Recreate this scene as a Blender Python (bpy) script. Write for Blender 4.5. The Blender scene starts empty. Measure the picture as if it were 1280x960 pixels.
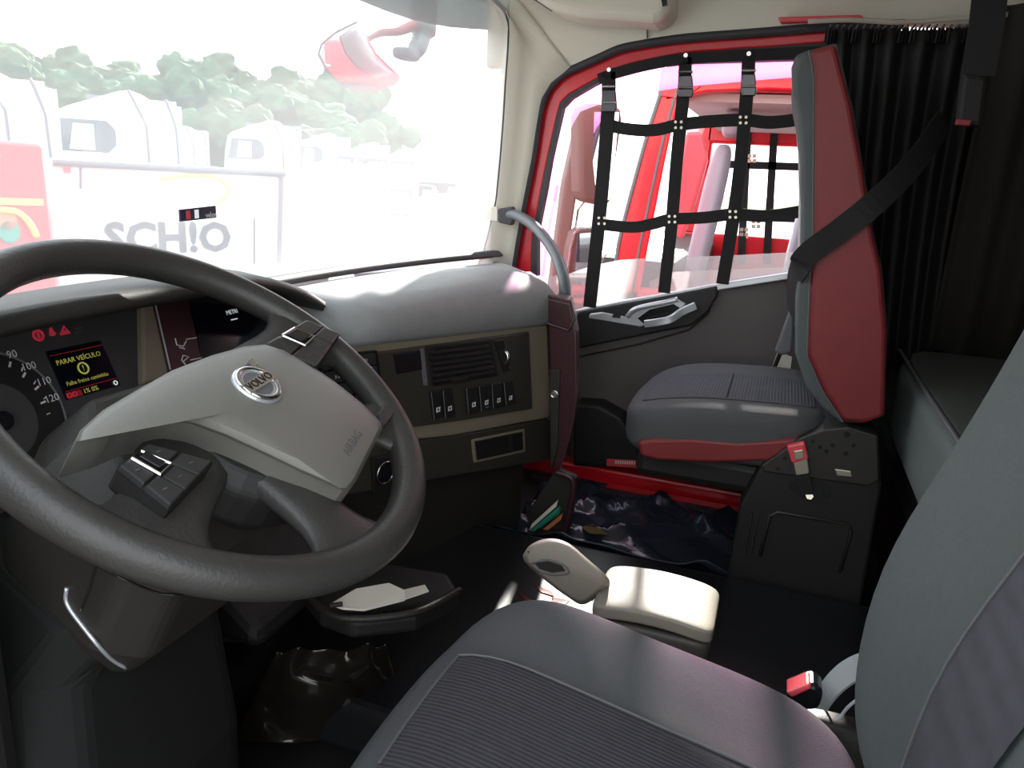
import bpy, bmesh, math, random
from mathutils import Vector as V, Matrix
random.seed(7)
S = bpy.context.scene
COL = S.collection
# ------------------------------------------------------------------ camera
FPX = 960.0
CAM = V((-1.30, 0.0, 0.96))
yaw, pitch, roll = math.radians(18.5), math.radians(-15.5), math.radians(3.4)
CF = V((math.cos(yaw)*math.cos(pitch), math.sin(yaw)*math.cos(pitch), math.sin(pitch)))
_r = CF.cross(V((0, 0, 1))).normalized(); _u = _r.cross(CF)
CU = _u*math.cos(roll)-_r*math.sin(roll); CR = _r*math.cos(roll)+_u*math.sin(roll)
cd = bpy.data.cameras.new('camera'); cam = bpy.data.objects.new('camera', cd); COL.objects.link(cam)
cd.sensor_width = 36; cd.lens = 36*FPX/1280; cd.clip_start = 0.02; cd.clip_end = 600
M = Matrix((CR, CU, -CF)).transposed().to_4x4(); M.translation = CAM
cam.matrix_world = M
S.camera = cam
# ------------------------------------------------------------------ world, sun, exposure
w = bpy.data.worlds.new('sky'); S.world = w; w.use_nodes = True
nt = w.node_tree; bg = nt.nodes['Background']
tc = nt.nodes.new('ShaderNodeTexCoord'); sp = nt.nodes.new('ShaderNodeSeparateXYZ'); cr = nt.nodes.new('ShaderNodeValToRGB')
nt.links.new(tc.outputs['Generated'], sp.inputs[0]); nt.links.new(sp.outputs['Z'], cr.inputs[0])
cr.color_ramp.elements[0].color = (1.0, 1.0, 1.0, 1); cr.color_ramp.elements[1].color = (0.80, 0.90, 1.0, 1)
nt.links.new(cr.outputs[0], bg.inputs[0]); bg.inputs[1].default_value = 1.6
SUND = V((math.cos(math.radians(28.6)), 0.13, math.sin(math.radians(28.6)))).normalized()   # towards the sun
sl = bpy.data.lights.new('sun', 'SUN'); sl.energy = 7.5; sl.angle = math.radians(1.6); sl.color = (1.0, 0.95, 0.87)
so = bpy.data.objects.new('sun', sl); COL.objects.link(so); so.rotation_euler = SUND.to_track_quat('Z', 'Y').to_euler(); so.location = (8, 2, 9)
S.view_settings.view_transform = 'Standard'; S.view_settings.look = 'None'; S.view_settings.gamma = 1
S.view_settings.use_curve_mapping = False; S.view_settings.exposure = 1.25

# ------------------------------------------------------------------ pixel helpers (a pixel is only a direction; the plane gives distance)
def ray(px, py): return CF+CR*((px-640)/FPX)-CU*((py-480)/FPX)
def _ax(a, v, px, py):
    r = ray(px, py); return CAM+r*((v-CAM[a])/r[a])
def PX(v, px, py): return _ax(0, v, px, py)
def PY(v, px, py): return _ax(1, v, px, py)
def PZ(v, px, py): return _ax(2, v, px, py)
def plane(o, n):
    o = V(o); n = V(n)
    def f(px, py, h=0):
        r = ray(px, py); return CAM+r*(((o+n*h-CAM).dot(n))/r.dot(n))
    return f
def yw(x): return 1.02-.16*x*x          # windscreen curve in plan
def WS(px, py, off=0.0):
    r = ray(px, py); t = .2
    for _ in range(4000):
        p = CAM+r*t
        if p.y >= yw(max(-1.15, min(1.15, p.x)))+off: return p
        t += .002
    return p
# ------------------------------------------------------------------ materials
def mat(name, col, rough=.5, metal=0, bump=None, var=0, emit=0, spec=.5, coat=0, wave=None, vscale=30):
    m = bpy.data.materials.new(name); m.use_nodes = True; n = m.node_tree.nodes; L = m.node_tree.links
    b = n['Principled BSDF']; c = (*col, 1)
    b.inputs['Base Color'].default_value = c; b.inputs['Roughness'].default_value = rough; b.inputs['Metallic'].default_value = metal
    b.inputs['Specular IOR Level'].default_value = spec; b.inputs['Coat Weight'].default_value = coat
    co = n.new('ShaderNodeTexCoord')
    if emit:
        b.inputs['Emission Color'].default_value = c; b.inputs['Emission Strength'].default_value = emit
    if var:
        t = n.new('ShaderNodeTexNoise'); t.inputs['Scale'].default_value = vscale; t.inputs['Detail'].default_value = 5
        L.new(co.outputs['Object'], t.inputs['Vector'])
        x = n.new('ShaderNodeMix'); x.data_type = 'RGBA'
        x.inputs['A'].default_value = tuple(max(0, k*(1-var)) for k in col)+(1,); x.inputs['B'].default_value = tuple(min(1, k*(1+var)) for k in col)+(1,)
        L.new(t.outputs[0], x.inputs['Factor']); L.new(x.outputs['Result'], b.inputs['Base Color'])
    if bump or wave:
        bp = n.new('ShaderNodeBump')
        if wave:
            t = n.new('ShaderNodeTexWave'); t.bands_direction = wave[2]; t.inputs['Scale'].default_value = wave[0]; t.inputs['Distortion'].default_value = .6
            t.inputs['Detail'].default_value = 1; bp.inputs['Strength'].default_value = wave[1]; bp.inputs['Distance'].default_value = .004
        else:
            t = n.new('ShaderNodeTexNoise'); t.inputs['Scale'].default_value = bump[0]; t.inputs['Detail'].default_value = 4
            bp.inputs['Strength'].default_value = bump[1]; bp.inputs['Distance'].default_value = .004
        L.new(co.outputs['Object'], t.inputs['Vector']); L.new(t.outputs[0], bp.inputs['Height']); L.new(bp.outputs[0], b.inputs['Normal'])
    return m
def glass(name, tint, dust, dcol=(.9, .93, 1), gloss=.04):
    """clear glass with a film of dust: the dust is lit by the real sun and sky"""
    m = bpy.data.materials.new(name); m.use_nodes = True; n = m.node_tree.nodes; L = m.node_tree.links
    n.clear(); o = n.new('ShaderNodeOutputMaterial')
    tr = n.new('ShaderNodeBsdfTransparent'); tr.inputs[0].default_value = (*tint, 1)
    tl = n.new('ShaderNodeBsdfTranslucent'); tl.inputs[0].default_value = (*dcol, 1)
    df = n.new('ShaderNodeBsdfDiffuse'); df.inputs[0].default_value = (*dcol, 1)
    gl = n.new('ShaderNodeBsdfGlossy'); gl.inputs['Roughness'].default_value = .03
    a = n.new('ShaderNodeMixShader'); a.inputs[0].default_value = .35; L.new(tl.outputs[0], a.inputs[1]); L.new(df.outputs[0], a.inputs[2])
    b = n.new('ShaderNodeMixShader'); b.inputs[0].default_value = dust; L.new(tr.outputs[0], b.inputs[1]); L.new(a.outputs[0], b.inputs[2])
    c = n.new('ShaderNodeMixShader'); c.inputs[0].default_value = gloss; L.new(b.outputs[0], c.inputs[1]); L.new(gl.outputs[0], c.inputs[2])
    L.new(c.outputs[0], o.inputs[0]); return m
K = dict(
    beige=mat('beige_trim', (.68, .66, .55), .6, bump=(400, .08)),
    beige_hard=mat('beige_plastic', (.23, .195, .14), .45, bump=(500, .12)),
    grey_pad=mat('dash_pad_grey', (.27, .275, .275), .58, bump=(700, .25), var=.12),
    black=mat('black_plastic', (.009, .0085, .008), .6, bump=(600, .1)),
    face=mat('face_brown', (.042, .037, .030), .5, bump=(500, .12)),
    blackgl=mat('black_gloss', (.01, .01, .012), .15),
    dark=mat('dark_brown_plastic', (.022, .020, .017), .5, bump=(500, .12)),
    rub=mat('seal_rubber', (.03, .03, .035), .55),
    rim=mat('wheel_leather_worn', (.035, .033, .031), .42, bump=(250, .15), var=.35, vscale=14),
    cover=mat('airbag_cover_grey', (.16, .157, .14), .45, bump=(600, .15), var=.1, vscale=9),
    pad=mat('button_black', (.03, .03, .03), .3),
    chrome=mat('chrome', (.7, .7, .7), .18, 1),
    satin=mat('satin_silver', (.62, .64, .68), .3, .6),
    steel=mat('zinc_steel', (.5, .47, .38), .35, .9),
    red=mat('truck_red_paint', (.68, .008, .02), .3, coat=.2),
    redfab=mat('red_vinyl', (.20, .018, .02), .5, bump=(500, .15), var=.12, vscale=12),
    burg=mat('burgundy_and_red_reflection', (.05, .016, .02), .35, bump=(500, .08)),  # on the dash end this colour paints red reflected from the neighbour truck
    fab=mat('grey_fabric', (.075, .077, .082), .85, bump=(900, .4), var=.12, vscale=200),
    fab_l=mat('grey_green_fabric', (.085, .098, .097), .85, bump=(900, .4), var=.12, vscale=200),
    rib=mat('ribbed_fabric', (.038, .036, .042), .85, wave=(55, .3, 'X'), var=.2, vscale=60),
    ribp=mat('ribbed_fabric_cross', (.055, .057, .068), .85, wave=(42, .3, 'Y'), var=.25, vscale=40),
    thread=mat('seam_thread', (.10, .10, .10), .8),
    matt=mat('mattress_fabric', (.13, .15, .15), .9, bump=(700, .4), var=.15, vscale=150),
    mattop=mat('mattress_top_fabric', (.06, .066, .06), .9, bump=(300, .8), var=.4, vscale=220),
    vinyl=mat('black_vinyl_mat', (.012, .012, .014), .28, bump=(25, .15)),
    plast=mat('black_plastic_sheet', (.02, .024, .036), .16, bump=(16, .9)),
    bag=mat('black_plastic_bag', (.012, .0105, .008), .12),
    curt=mat('black_curtain', (.007, .0065, .007), .7, bump=(300, .2)),
    rear=mat('rear_wall_fabric', (.02, .018, .0145), .9, bump=(200, .3)),
    strap=mat('black_webbing', (.010, .009, .010), .8, wave=(300, .3, 'Y')),
    door_g=mat('door_panel_grey', (.09, .08, .077), .6, bump=(500, .15)),
    screen=mat('screen_black', (.004, .005, .012), .12),
    clus=mat('cluster_face', (.05, .05, .052), .5),
    yel=mat('screen_yellow', (.60, .60, .10), .5, emit=.10),
    lred=mat('warning_red', (.5, .03, .06), .5, emit=.12),
    dred=mat('screen_dark_red', (.22, .01, .01), .5, emit=.1),
    amber=mat('warning_amber', (.8, .3, .03), .5, emit=.25),
    wht=mat('white_print', (.75, .75, .75), .5),
    lite=mat('screen_white', (.7, .75, .8), .5, emit=.25),
    paper=mat('paper', (.75, .72, .62), .8, bump=(60, .1)),
    green=mat('green_card', (.03, .25, .16), .5), orange=mat('orange_card', (.6, .2, .08), .5),
    lav=mat('pale_lavender_fabric', (.45, .42, .5), .8),
    pinkroof=mat('neighbour_headliner', (.5, .42, .42), .8),
    white=mat('white_truck_paint', (.82, .83, .84), .35, var=.03, vscale=2),
    glassd=mat('truck_glass_dark', (.05, .07, .08), .06),
    line=mat('grey_gasket', (.13, .13, .14), .6),
    asph=mat('asphalt', (.16, .155, .15), .9, bump=(3, .3), var=.2, vscale=1),
    leaf=mat('tree_foliage', (.05, .10, .04), .9, var=.5, vscale=.6, bump=(1.5, 1)),
    hill=mat('hill_grass', (.10, .13, .06), .95, var=.4, vscale=.05),
    bark=mat('tree_bark', (.1, .07, .05), .9),
    postred=mat('trailer_red', (.65, .03, .03), .5), posty=mat('trailer_yellow', (.8, .55, .1), .5),
    lett=mat('trailer_lettering', (.06, .06, .07), .6), tyre=mat('tyre_rubber', (.02, .02, .02), .8),
    mirror=mat('mirror_glass', (.9, .9, .92), .03, 1), toll=mat('toll_tag_navy', (.012, .014, .05), .5),
    brownp=mat('mirror_arm_brown', (.16, .075, .07), .5), visor=None,
    wsh=glass('windscreen_glass', (.97, .99, 1), .32, (.93, .97, 1)), wdoor=glass('dusty_door_glass', (.9, .92, .92), .28, (.8, .8, .8)),  # windscreen dust also stands in for distant haze, tinted blue for it
    clear=glass('clear_glass', (.93, .96, .96), .03), acryl=glass('tinted_acrylic', (1, .80, .95), .30, (.95, .45, .85)),
    smoke=glass('smoked_visor', (.25, .27, .27), .35, (.3, .32, .31)),
    lens=mat('red_lens', (.7, .08, .1), .2))
# ------------------------------------------------------------------ mesh helpers
PW = {}
def _fin(ob, parent, world):
    COL.objects.link(ob)
    if parent is not None:
        ob.parent = parent; ob.matrix_parent_inverse = PW[parent.name].inverted()
    PW[ob.name] = world
def empty(name, loc, label, cat, group=None):
    o = bpy.data.objects.new(name, None); o.location = loc; o.empty_display_size = .05
    COL.objects.link(o); PW[o.name] = Matrix.Translation(V(loc)); return tag(o, label, cat, group)
def tag(o, label, cat, group=None):
    o['label'] = label; o['category'] = cat
    if group: o['group'] = group
    return o
def struct(o, label=None):
    o['kind'] = 'structure'
    if label: o['label'] = label
    return o
def mesh(name, vf, m, parent=None, smooth=False, bevel=0, sub=0, solid=0, seg=2):
    vs, fs = vf; vs = [V(p) for p in vs]
    lo = V([min(p[i] for p in vs) for i in range(3)]); hi = V([max(p[i] for p in vs) for i in range(3)]); c = (lo+hi)/2
    me = bpy.data.meshes.new(name); me.from_pydata([p-c for p in vs], [], fs)
    bm = bmesh.new(); bm.from_mesh(me); bmesh.ops.recalc_face_normals(bm, faces=bm.faces); bm.to_mesh(me); bm.free()
    me.materials.append(m if not isinstance(m, str) else K[m])
    if smooth or sub: me.shade_smooth()
    ob = bpy.data.objects.new(name, me); ob.location = c
    _fin(ob, parent, Matrix.Translation(c))
    if solid:
        q = ob.modifiers.new('solid', 'SOLIDIFY'); q.thickness = solid; q.offset = 0
    if bevel:
        q = ob.modifiers.new('bevel', 'BEVEL'); q.width = bevel; q.segments = seg; q.limit_method = 'ANGLE'; q.angle_limit = math.radians(35)
    if sub:
        q = ob.modifiers.new('sub', 'SUBSURF'); q.levels = sub; q.render_levels = sub
    return ob
def join(*a):
    vs, fs = [], []
    for v, f in a:
        k = len(vs); vs += list(v); fs += [tuple(i+k for i in q) for q in f]
    return vs, fs
BF = [(0, 1, 3, 2), (4, 6, 7, 5), (0, 4, 5, 1), (2, 3, 7, 6), (0, 2, 6, 4), (1, 5, 7, 3)]
def box(lo, hi):
    return [V((x, y, z)) for x in (lo[0], hi[0]) for y in (lo[1], hi[1]) for z in (lo[2], hi[2])], BF
def obox(c, u, v, n, a, b, h):
    c = V(c); return [c+u*x+v*y+n*z for x in (-a, a) for y in (-b, b) for z in (-h, h)], BF
def prism(pts, vec):
    n = len(pts); vec = V(vec); p = [V(q) for q in pts]
    return p+[q+vec for q in p], [tuple(range(n)), tuple(range(2*n-1, n-1, -1))]+[(i, (i+1) % n, (i+1) % n+n, i+n) for i in range(n)]
def frames(path):
    path = [V(p) for p in path]; out = []
    up = None
    for i, p in enumerate(path):
        t = (path[min(i+1, len(path)-1)]-path[max(i-1, 0)]).normalized()
        if up is None: up = V((0, 0, 1)) if abs(t.z) < .9 else V((1, 0, 0))
        s = t.cross(up)
        if s.length < 1e-5: s = t.cross(V((.3, .7, .2)))
        s.normalize(); up = s.cross(t).normalized(); out.append((p, t, s, up))
    return out
def smoothpath(p, n=8):
    p = [V(q) for q in p]; q = [p[0]*2-p[1]]+p+[p[-1]*2-p[-2]]; o = []
    for i in range(1, len(q)-2):
        for k in range(n):
            t = k/n; a, b, c, d = q[i-1:i+3]
            o.append(.5*((2*b)+(c-a)*t+(2*a-5*b+4*c-d)*t*t+(3*b-a-3*c+d)*t**3))
    o.append(p[-1]); return o
def tube(path, r, n=8, flat=1.0):
    fr = frames(path); vs = []; fs = []
    for i, (p, t, s, u) in enumerate(fr):
        rr = r[i] if isinstance(r, (list, tuple)) else r
        vs += [p+s*math.cos(a)*rr+u*math.sin(a)*rr*flat for a in [2*math.pi*k/n for k in range(n)]]
    m = len(fr)
    for i in range(m-1):
        fs += [(i*n+k, i*n+(k+1) % n, (i+1)*n+(k+1) % n, (i+1)*n+k) for k in range(n)]
    fs += [tuple(range(n-1, -1, -1)), tuple(range((m-1)*n, m*n))]; return vs, fs
def band(path, wid, th, side):
    """flat strap along a path; side = direction of its width (fixed)"""
    path = [V(p) for p in path]; vs = []; fs = []
    for i, p in enumerate(path):
        t = (path[min(i+1, len(path)-1)]-path[max(i-1, 0)]).normalized(); s = V(side); s = (s-t*s.dot(t)).normalized(); n = t.cross(s)
        vs += [p+s*wid/2+n*th/2, p-s*wid/2+n*th/2, p-s*wid/2-n*th/2, p+s*wid/2-n*th/2]
    for i in range(len(path)-1):
        fs += [(4*i+k, 4*i+(k+1) % 4, 4*i+4+(k+1) % 4, 4*i+4+k) for k in range(4)]
    k = 4*(len(path)-1); fs += [(3, 2, 1, 0), (k, k+1, k+2, k+3)]; return vs, fs
def loft(rings, caps=True):
    n = len(rings[0]); vs = [V(p) for r in rings for p in r]; fs = []
    for i in range(len(rings)-1):
        fs += [(i*n+k, i*n+(k+1) % n, (i+1)*n+(k+1) % n, (i+1)*n+k) for k in range(n)]
    if caps: fs += [tuple(range(n-1, -1, -1)), tuple(range((len(rings)-1)*n, len(rings)*n))]
    return vs, fs
def sheet(rows):
    n = len(rows[0]); vs = [V(p) for r in rows for p in r]
    return vs, [(i*n+k, i*n+k+1, (i+1)*n+k+1, (i+1)*n+k) for i in range(len(rows)-1) for k in range(n-1)]
def ring(c, u, v, R, n=32): return [V(c)+u*R*math.cos(2*math.pi*k/n)+v*R*math.sin(2*math.pi*k/n) for k in range(n)]
def torus(c, u, v, R, r, n=64, m=12):
    nn = u.cross(v); vs = []; fs = []
    for i in range(n):
        a = 2*math.pi*i/n; d = u*math.cos(a)+v*math.sin(a)
        vs += [V(c)+d*(R+r*math.cos(b))+nn*r*math.sin(b) for b in [2*math.pi*k/m for k in range(m)]]
    for i in range(n):
        j = (i+1) % n; fs += [(i*m+k, i*m+(k+1) % m, j*m+(k+1) % m, j*m+k) for k in range(m)]
    return vs, fs
def superpad(n, k, fn):
    """rounded box: cube surface of n x n quads per side pushed to a superellipsoid of power k, then mapped by fn(a,b,c)"""
    idx = {}; vs = []; fs = []
    def vid(a, b, c):
        q = (round(a, 5), round(b, 5), round(c, 5))
        if q not in idx:
            idx[q] = len(vs); l = (abs(a)**k+abs(b)**k+abs(c)**k)**(1/k); vs.append(fn(a/l, b/l, c/l))
        return idx[q]
    st = [-1+2*i/n for i in range(n+1)]
    for s in (-1, 1):
        for i in range(n):
            for j in range(n):
                a, b, c, d = st[i], st[i+1], st[j], st[j+1]
                fs += [(vid(s, a, c), vid(s, b, c), vid(s, b, d), vid(s, a, d)), (vid(a, s, c), vid(b, s, c), vid(b, s, d), vid(a, s, d)), (vid(a, c, s), vid(b, c, s), vid(b, d, s), vid(a, d, s))]
    return vs, fs
def text(name, s, o, u, v, h, m, parent, cx=True, bold=0.0):
    cu = bpy.data.curves.new(name, 'FONT'); cu.body = s; cu.size = 1; cu.resolution_u = 2; cu.extrude = .01; cu.offset = bold
    cu.align_x = 'CENTER' if cx else 'LEFT'; cu.align_y = 'CENTER'
    t = bpy.data.objects.new(name+'_tmp', cu); COL.objects.link(t); dg = bpy.context.evaluated_depsgraph_get(); dg.update()
    me = bpy.data.meshes.new_from_object(t.evaluated_get(dg)); bpy.data.objects.remove(t)
    u = V(u).normalized(); v = V(v); v = (v-u*v.dot(u)).normalized(); n = u.cross(v)
    vs = [V(o)+u*p.co.x*h/.7+v*p.co.y*h/.7+n*p.co.z*h for p in me.vertices]; fs = [tuple(p.vertices) for p in me.polygons]
    bpy.data.meshes.remove(me)
    return mesh(name, (vs, fs), m, parent)
def copy_tree(o, parent=None, world=None):
    c = o.copy(); COL.objects.link(c)
    if parent is not None:
        k = o.matrix_parent_inverse.copy(); c.parent = parent; c.matrix_parent_inverse = k
    for ch in [x for x in bpy.data.objects if x.parent == o]: copy_tree(ch, c)
    return c
def kids(o): return [x for x in bpy.data.objects if x.parent == o]

from mathutils.bvhtree import BVHTree
def surf(ob):
    c = ob.location; b = BVHTree.FromPolygons([v.co+c for v in ob.data.vertices], [tuple(p.vertices) for p in ob.data.polygons])
    def f(px, py, h=.001):
        r = ray(px, py).normalized(); l = b.ray_cast(CAM, r)
        return (l[0]-r*h) if l[0] else None
    return f
# ================================================================== cab shell
UX, UY, UZ = V((1, 0, 0)), V((0, 1, 0)), V((0, 0, 1))
struct(mesh('floor', box((-1.12, -1.05, -.05), (1.02, 1.0, 0)), 'black'))
struct(mesh('engine_tunnel', box((-.36, -.31, .0), (.368, .95, .10)), 'vinyl', bevel=.02, seg=3), 'low black vinyl covered tunnel between the two seats')
struct(mesh('wall_back', box((-1.12, -1.06, .0), (1.12, -1.0, 1.75)), 'rear'))
# right wall: pillar cover, roof side, rear side
struct(mesh('ceiling', box((-1.12, -1.06, 1.60), (1.12, .80, 1.66)), 'beige'))
seal_px = [(640, 338), (646, 300), (655, 250), (665, 200), (671, 160), (677, 125), (690, 103), (706, 91), (724, 83), (774, 61), (812, 53), (859, 47), (940, 41), (1027, 34), (1070, 31), (1130, 30)]
XW = 1.05
sealp = [PX(XW, *p) for p in seal_px]+[V((XW, -.4, 1.37)), V((XW, -1.05, 1.37))]
wsedge_px = [(596, 338), (605, 320), (613, 290), (622, 250), (627, 200), (631, 150), (634, 100), (637, 60), (638, 30), (634, 14), (622, 2), (600, -14)]
def rs(poly, n):
    poly = [V(p) for p in poly]; d = [0]
    for a, b in zip(poly, poly[1:]): d.append(d[-1]+(b-a).length)
    o = []
    for i in range(n):
        t = d[-1]*i/(n-1); k = 0
        while k < len(d)-2 and d[k+1] < t: k += 1
        o.append(poly[k].lerp(poly[k+1], (t-d[k])/max(1e-9, d[k+1]-d[k])))
    return o
wr = mesh('wall_right', box((1.06, -1.06, .0), (1.12, -.34, 1.62)), 'rear'); struct(wr)
XE = .985
wse = [PX(XE, *p) for p in wsedge_px]
A = rs([PX(XE, 588, 370)]+wse, 30); A += [V((XE, wse[-1].y-.01*i, wse[-1].z+.02*i)) for i in range(1, 4)]
sp1 = [PX(XW, 634, 375)]+sealp[:8]
B = rs(sp1, 30); B += [B[-1]+V((0, -.006*i, .006*i)) for i in range(1, 4)]
rows = []
for a, b in zip(A, B):
    m1 = a.lerp(b, .33)+V((.012, .0, 0)); m2 = a.lerp(b, .7)+V((.008, .0, 0)); rows.append([a+V((.05, .04, 0)), a, m1, m2, b-V((.012, 0, 0)), b, b+V((.03, 0, 0))])
mesh('pillar_cover', sheet(rows), 'beige', wr, smooth=True, solid=.004)
# beige cove above the door opening
top = rs(sealp[6:], 60); rows = []
for p in top:
    rows.append([p+V((.03, 0, 0)), p, p+V((-.006, 0, .012)), V((XW-.012, p.y, max(p.z+.05, 1.40))), V((XW-.03, p.y, 1.45)), V((XW-.10, p.y, 1.53)), V((XW-.25, p.y, 1.595))])
p0 = top[0]
for k in range(1, 8):
    p = V((XW, p0.y+.03*k, p0.z+.04)); rows.insert(0, [p+V((.03, 0, 0)), p, p+V((-.006, 0, .02)), V((XW-.012, p.y, 1.40)), V((XW-.03, p.y, 1.45)), V((XW-.10, p.y, 1.53)), V((XW-.25, p.y, 1.595))])
mesh('roof_side_cover', sheet(rows), 'beige', wr, smooth=True, solid=.004)
mesh('roof_front_cover', sheet([[V((x, yw(x)-.02, 1.50)), V((x, yw(x)-.10, 1.56)), V((x, .70, 1.60))] for x in [i*.11-1.1 for i in range(21)]]), 'beige', wr, smooth=True, solid=.01)
mesh('rear_pillar_cover', box((.995, -.40, .0), (1.06, -.305, 1.36)), 'rear', wr, bevel=.01)
mesh('panel_seam', tube([PX(XW-.02, 809, 30), PX(XW-.012, 809, 48)], .0025, 6), 'line', wr)
mesh('pillar_step', prism([PX(XE-.004, *p) for p in [(606, 257), (622, 259), (622, 277), (604, 275)]], (.02, 0, 0)), 'beige', wr, bevel=.003)
mesh('door_seal', tube(smoothpath([p+V((.0, 0, 0)) for p in rs(sealp[:-2], 26)], 4), .013, 8), 'rub', wr, smooth=True)
mesh('body_side_below_door', box((1.02, -.34, -.35), (1.12, .95, -.03)), 'red', wr, bevel=.01)
mesh('door_step_rail', box((1.0, -.10, -.03), (1.06, .80, .050)), 'red', wr, bevel=.008)
mesh('door_step_inner_rail', box((.935, -.10, -.03), (.985, .42, .014)), 'red', wr, bevel=.006)
mesh('step_rubber', box((.972, -.06, -.03), (1.0, .72, .004)), 'rub', wr)
# overhead console bulge
oc = [(648, -16), (690, 12), (720, 20), (780, 24), (815, 27), (832, 22), (838, 8), (838, -20)]
mesh('overhead_console', prism([PX(.86, *p) for p in oc], (.16, 0, 0)), 'beige', wr, bevel=.03, seg=5)
mesh('console_slot', prism([PX(.855, *p) for p in [(826, -4), (833, -4), (834, 6), (828, 8)]], (.01, 0, 0)), 'blackgl', wr)
for k in (0, 6):
    mesh('console_seam', tube([PX(.99, 660+k, -6), PX(.99, 690+k, 14)], .0022, 6), 'line', wr)
mesh('reading_lamp_lens', prism([PX(1.0, *p) for p in [(972, 21), (1076, 18), (1082, 24), (976, 28)]], (.03, 0, 0)), 'lens', wr, bevel=.004)
# left wall behind the driver (the driver's door stands open, out of frame)
struct(mesh('wall_left', box((-1.14, -1.06, .0), (-1.09, -.42, 1.66)), 'rear'))
struct(mesh('chassis', box((-1.0, -1.2, -1.05), (.98, .95, -.08)), 'black'))  # unseen block under the cab, added to keep sun off the ground
dd = struct(mesh('door_2', obox(V((-1.14, .86, .65))+V((-.80, -.42, 0))*.5, V((-.885, -.465, 0)), UZ, V((.465, -.885, 0)), .46, .75, .04), 'door_g', bevel=.02), 'driver door standing open')
# cab front below the windscreen (outside skin)
struct(mesh('wall_front', loft([[V((x, yw(x)+.02, -.5)), V((x, yw(x)+.10, -.5)), V((x, yw(x)+.07, .64)), V((x, yw(x)+.02, .665))] for x in [i*.115-1.15 for i in range(21)]]), 'red', smooth=False))

# ================================================================== windscreen
def wsr(z): return .02*(z-.7)
xs = [i*.05-1.0 for i in range(41)]
rows = [[V((x, yw(x)-wsr(z), z)) for x in xs] for z in [.64+.092*i for i in range(10)]]
g = struct(mesh('window_1', sheet(rows), 'wsh', smooth=True), 'dusty curved windscreen')
mesh('screen_seal', tube(smoothpath([p+V((.006, .004, 0)) for p in rs(wse, 20)], 3), .006, 6), 'rub', g, smooth=True)
rows = []
for i in range(25):
    x = -1.0+2.0*i/24; rows.append([V((x, yw(x)-.035, .70-.0*x)), V((x, yw(x)-.02, .712)), V((x, yw(x)-.004, .712)), V((x, yw(x)+.006, .69))])
mesh('screen_ledge', sheet(rows), 'rub', g, smooth=True, solid=.006)

# toll tag
tq = [WS(*p, off=-.006) for p in [(223, 262), (268, 257), (269, 272), (224, 277)]]
tag(mesh('toll_tag', prism(tq, (0, -.003, 0)), 'toll'), 'small dark blue toll tag stuck inside the windscreen', 'sticker')
tt = bpy.data.objects['toll_tag']; tu = (tq[1]-tq[0]).normalized(); tv = (tq[0]-tq[3]).normalized(); to = V((0, -.0042, 0))
text('lettering', 'veloe', tq[0].lerp(tq[2], .78).lerp(tq[1].lerp(tq[2], .45), .25)+to, tu, tv, .010, 'wht', tt, bold=.01)
for f_, mm in ((.2, 'lens'), (.43, 'lite')):
    c = tq[0].lerp(tq[1], f_).lerp(tq[3].lerp(tq[2], f_), .5)+to; mesh('printed_mark', obox(c, tu, tv, V((0, 1, 0)), .005, .0075, .0006), mm, tt)

# ================================================================== passenger door
DX = 1.07
d = empty('door_1', (DX, .2, .0), 'closed passenger door with grey panel and red window frame', 'door'); struct(d)
fo = [(643, 340), (647, 300), (656, 250), (665, 200), (676, 124), (689, 101), (723, 80), (774, 58), (860, 44), (1029, 32), (1120, 28)]
fi = [(664, 340), (665, 300), (676, 240), (685, 195), (699, 131), (708, 120), (749, 97), (787, 80), (859, 66), (1027, 54), (1120, 50)]
fb = [(672, 345), (672, 290), (682, 240), (690, 195), (704, 134), (713, 124), (752, 101), (815, 84), (860, 79), (990, 75), (1120, 72)]
n = 40
o1 = rs([PX(DX, *p) for p in fo], n); o2 = rs([PX(DX, *p) for p in fi], n); o3 = rs([PX(DX, *p) for p in fb], n)
mesh('window_frame', loft([[a, b, b+V((.05, 0, 0)), a+V((.05, 0, 0))] for a, b in zip(o1, o2)]), 'red', d, smooth=False, bevel=.006, seg=3)
mesh('frame_gasket', loft([[a-V((.004, 0, 0)), b-V((.004, 0, 0)), b+V((.03, 0, 0)), a+V((.03, 0, 0))] for a, b in zip(o2, o3)]), 'rub', d)
# inner panel
sill = [(640, 415), (728, 390), (770, 382), (830, 372), (895, 360), (992, 345), (1060, 336)]
pan = [PX(DX-.01, *p) for p in sill]
poly = [V((DX-.01, .80, .02))]+[V((DX-.01, .80, pan[0].z))]+pan+[V((DX-.01, -.30, pan[-1].z)), V((DX-.01, -.30, .02))]
mesh('inner_panel', prism(poly, (.05, 0, 0)), 'door_g', d, bevel=.008, seg=3)
mesh('outer_skin', box((1.13, -.33, -.10), (1.17, .84, .56)), 'red', d, bevel=.02)
mesh('sill_cap', band([p+V((-.006, 0, .004)) for p in rs(pan, 20)], .03, .02, (1, 0, 0)), 'satin', d, bevel=.004)
hp = [(722, 390), (770, 381), (830, 370), (897, 357), (897, 370), (885, 390), (865, 407), (810, 418), (722, 436), (715, 420)]
hm = mesh('handle_panel', prism([PX(DX-.035, *p) for p in hp], (.03, 0, 0)), 'black', d, bevel=.006)
def onh(px, py, h=0): return PX(DX-.04-h, px, py)
mesh('handle_bezel', prism([onh(*p) for p in [(737, 392), (752, 390), (783, 396), (812, 380), (846, 373), (858, 380), (845, 394), (800, 409), (735, 398)]], (.012, 0, 0)), 'satin', hm, bevel=.004)
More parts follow.
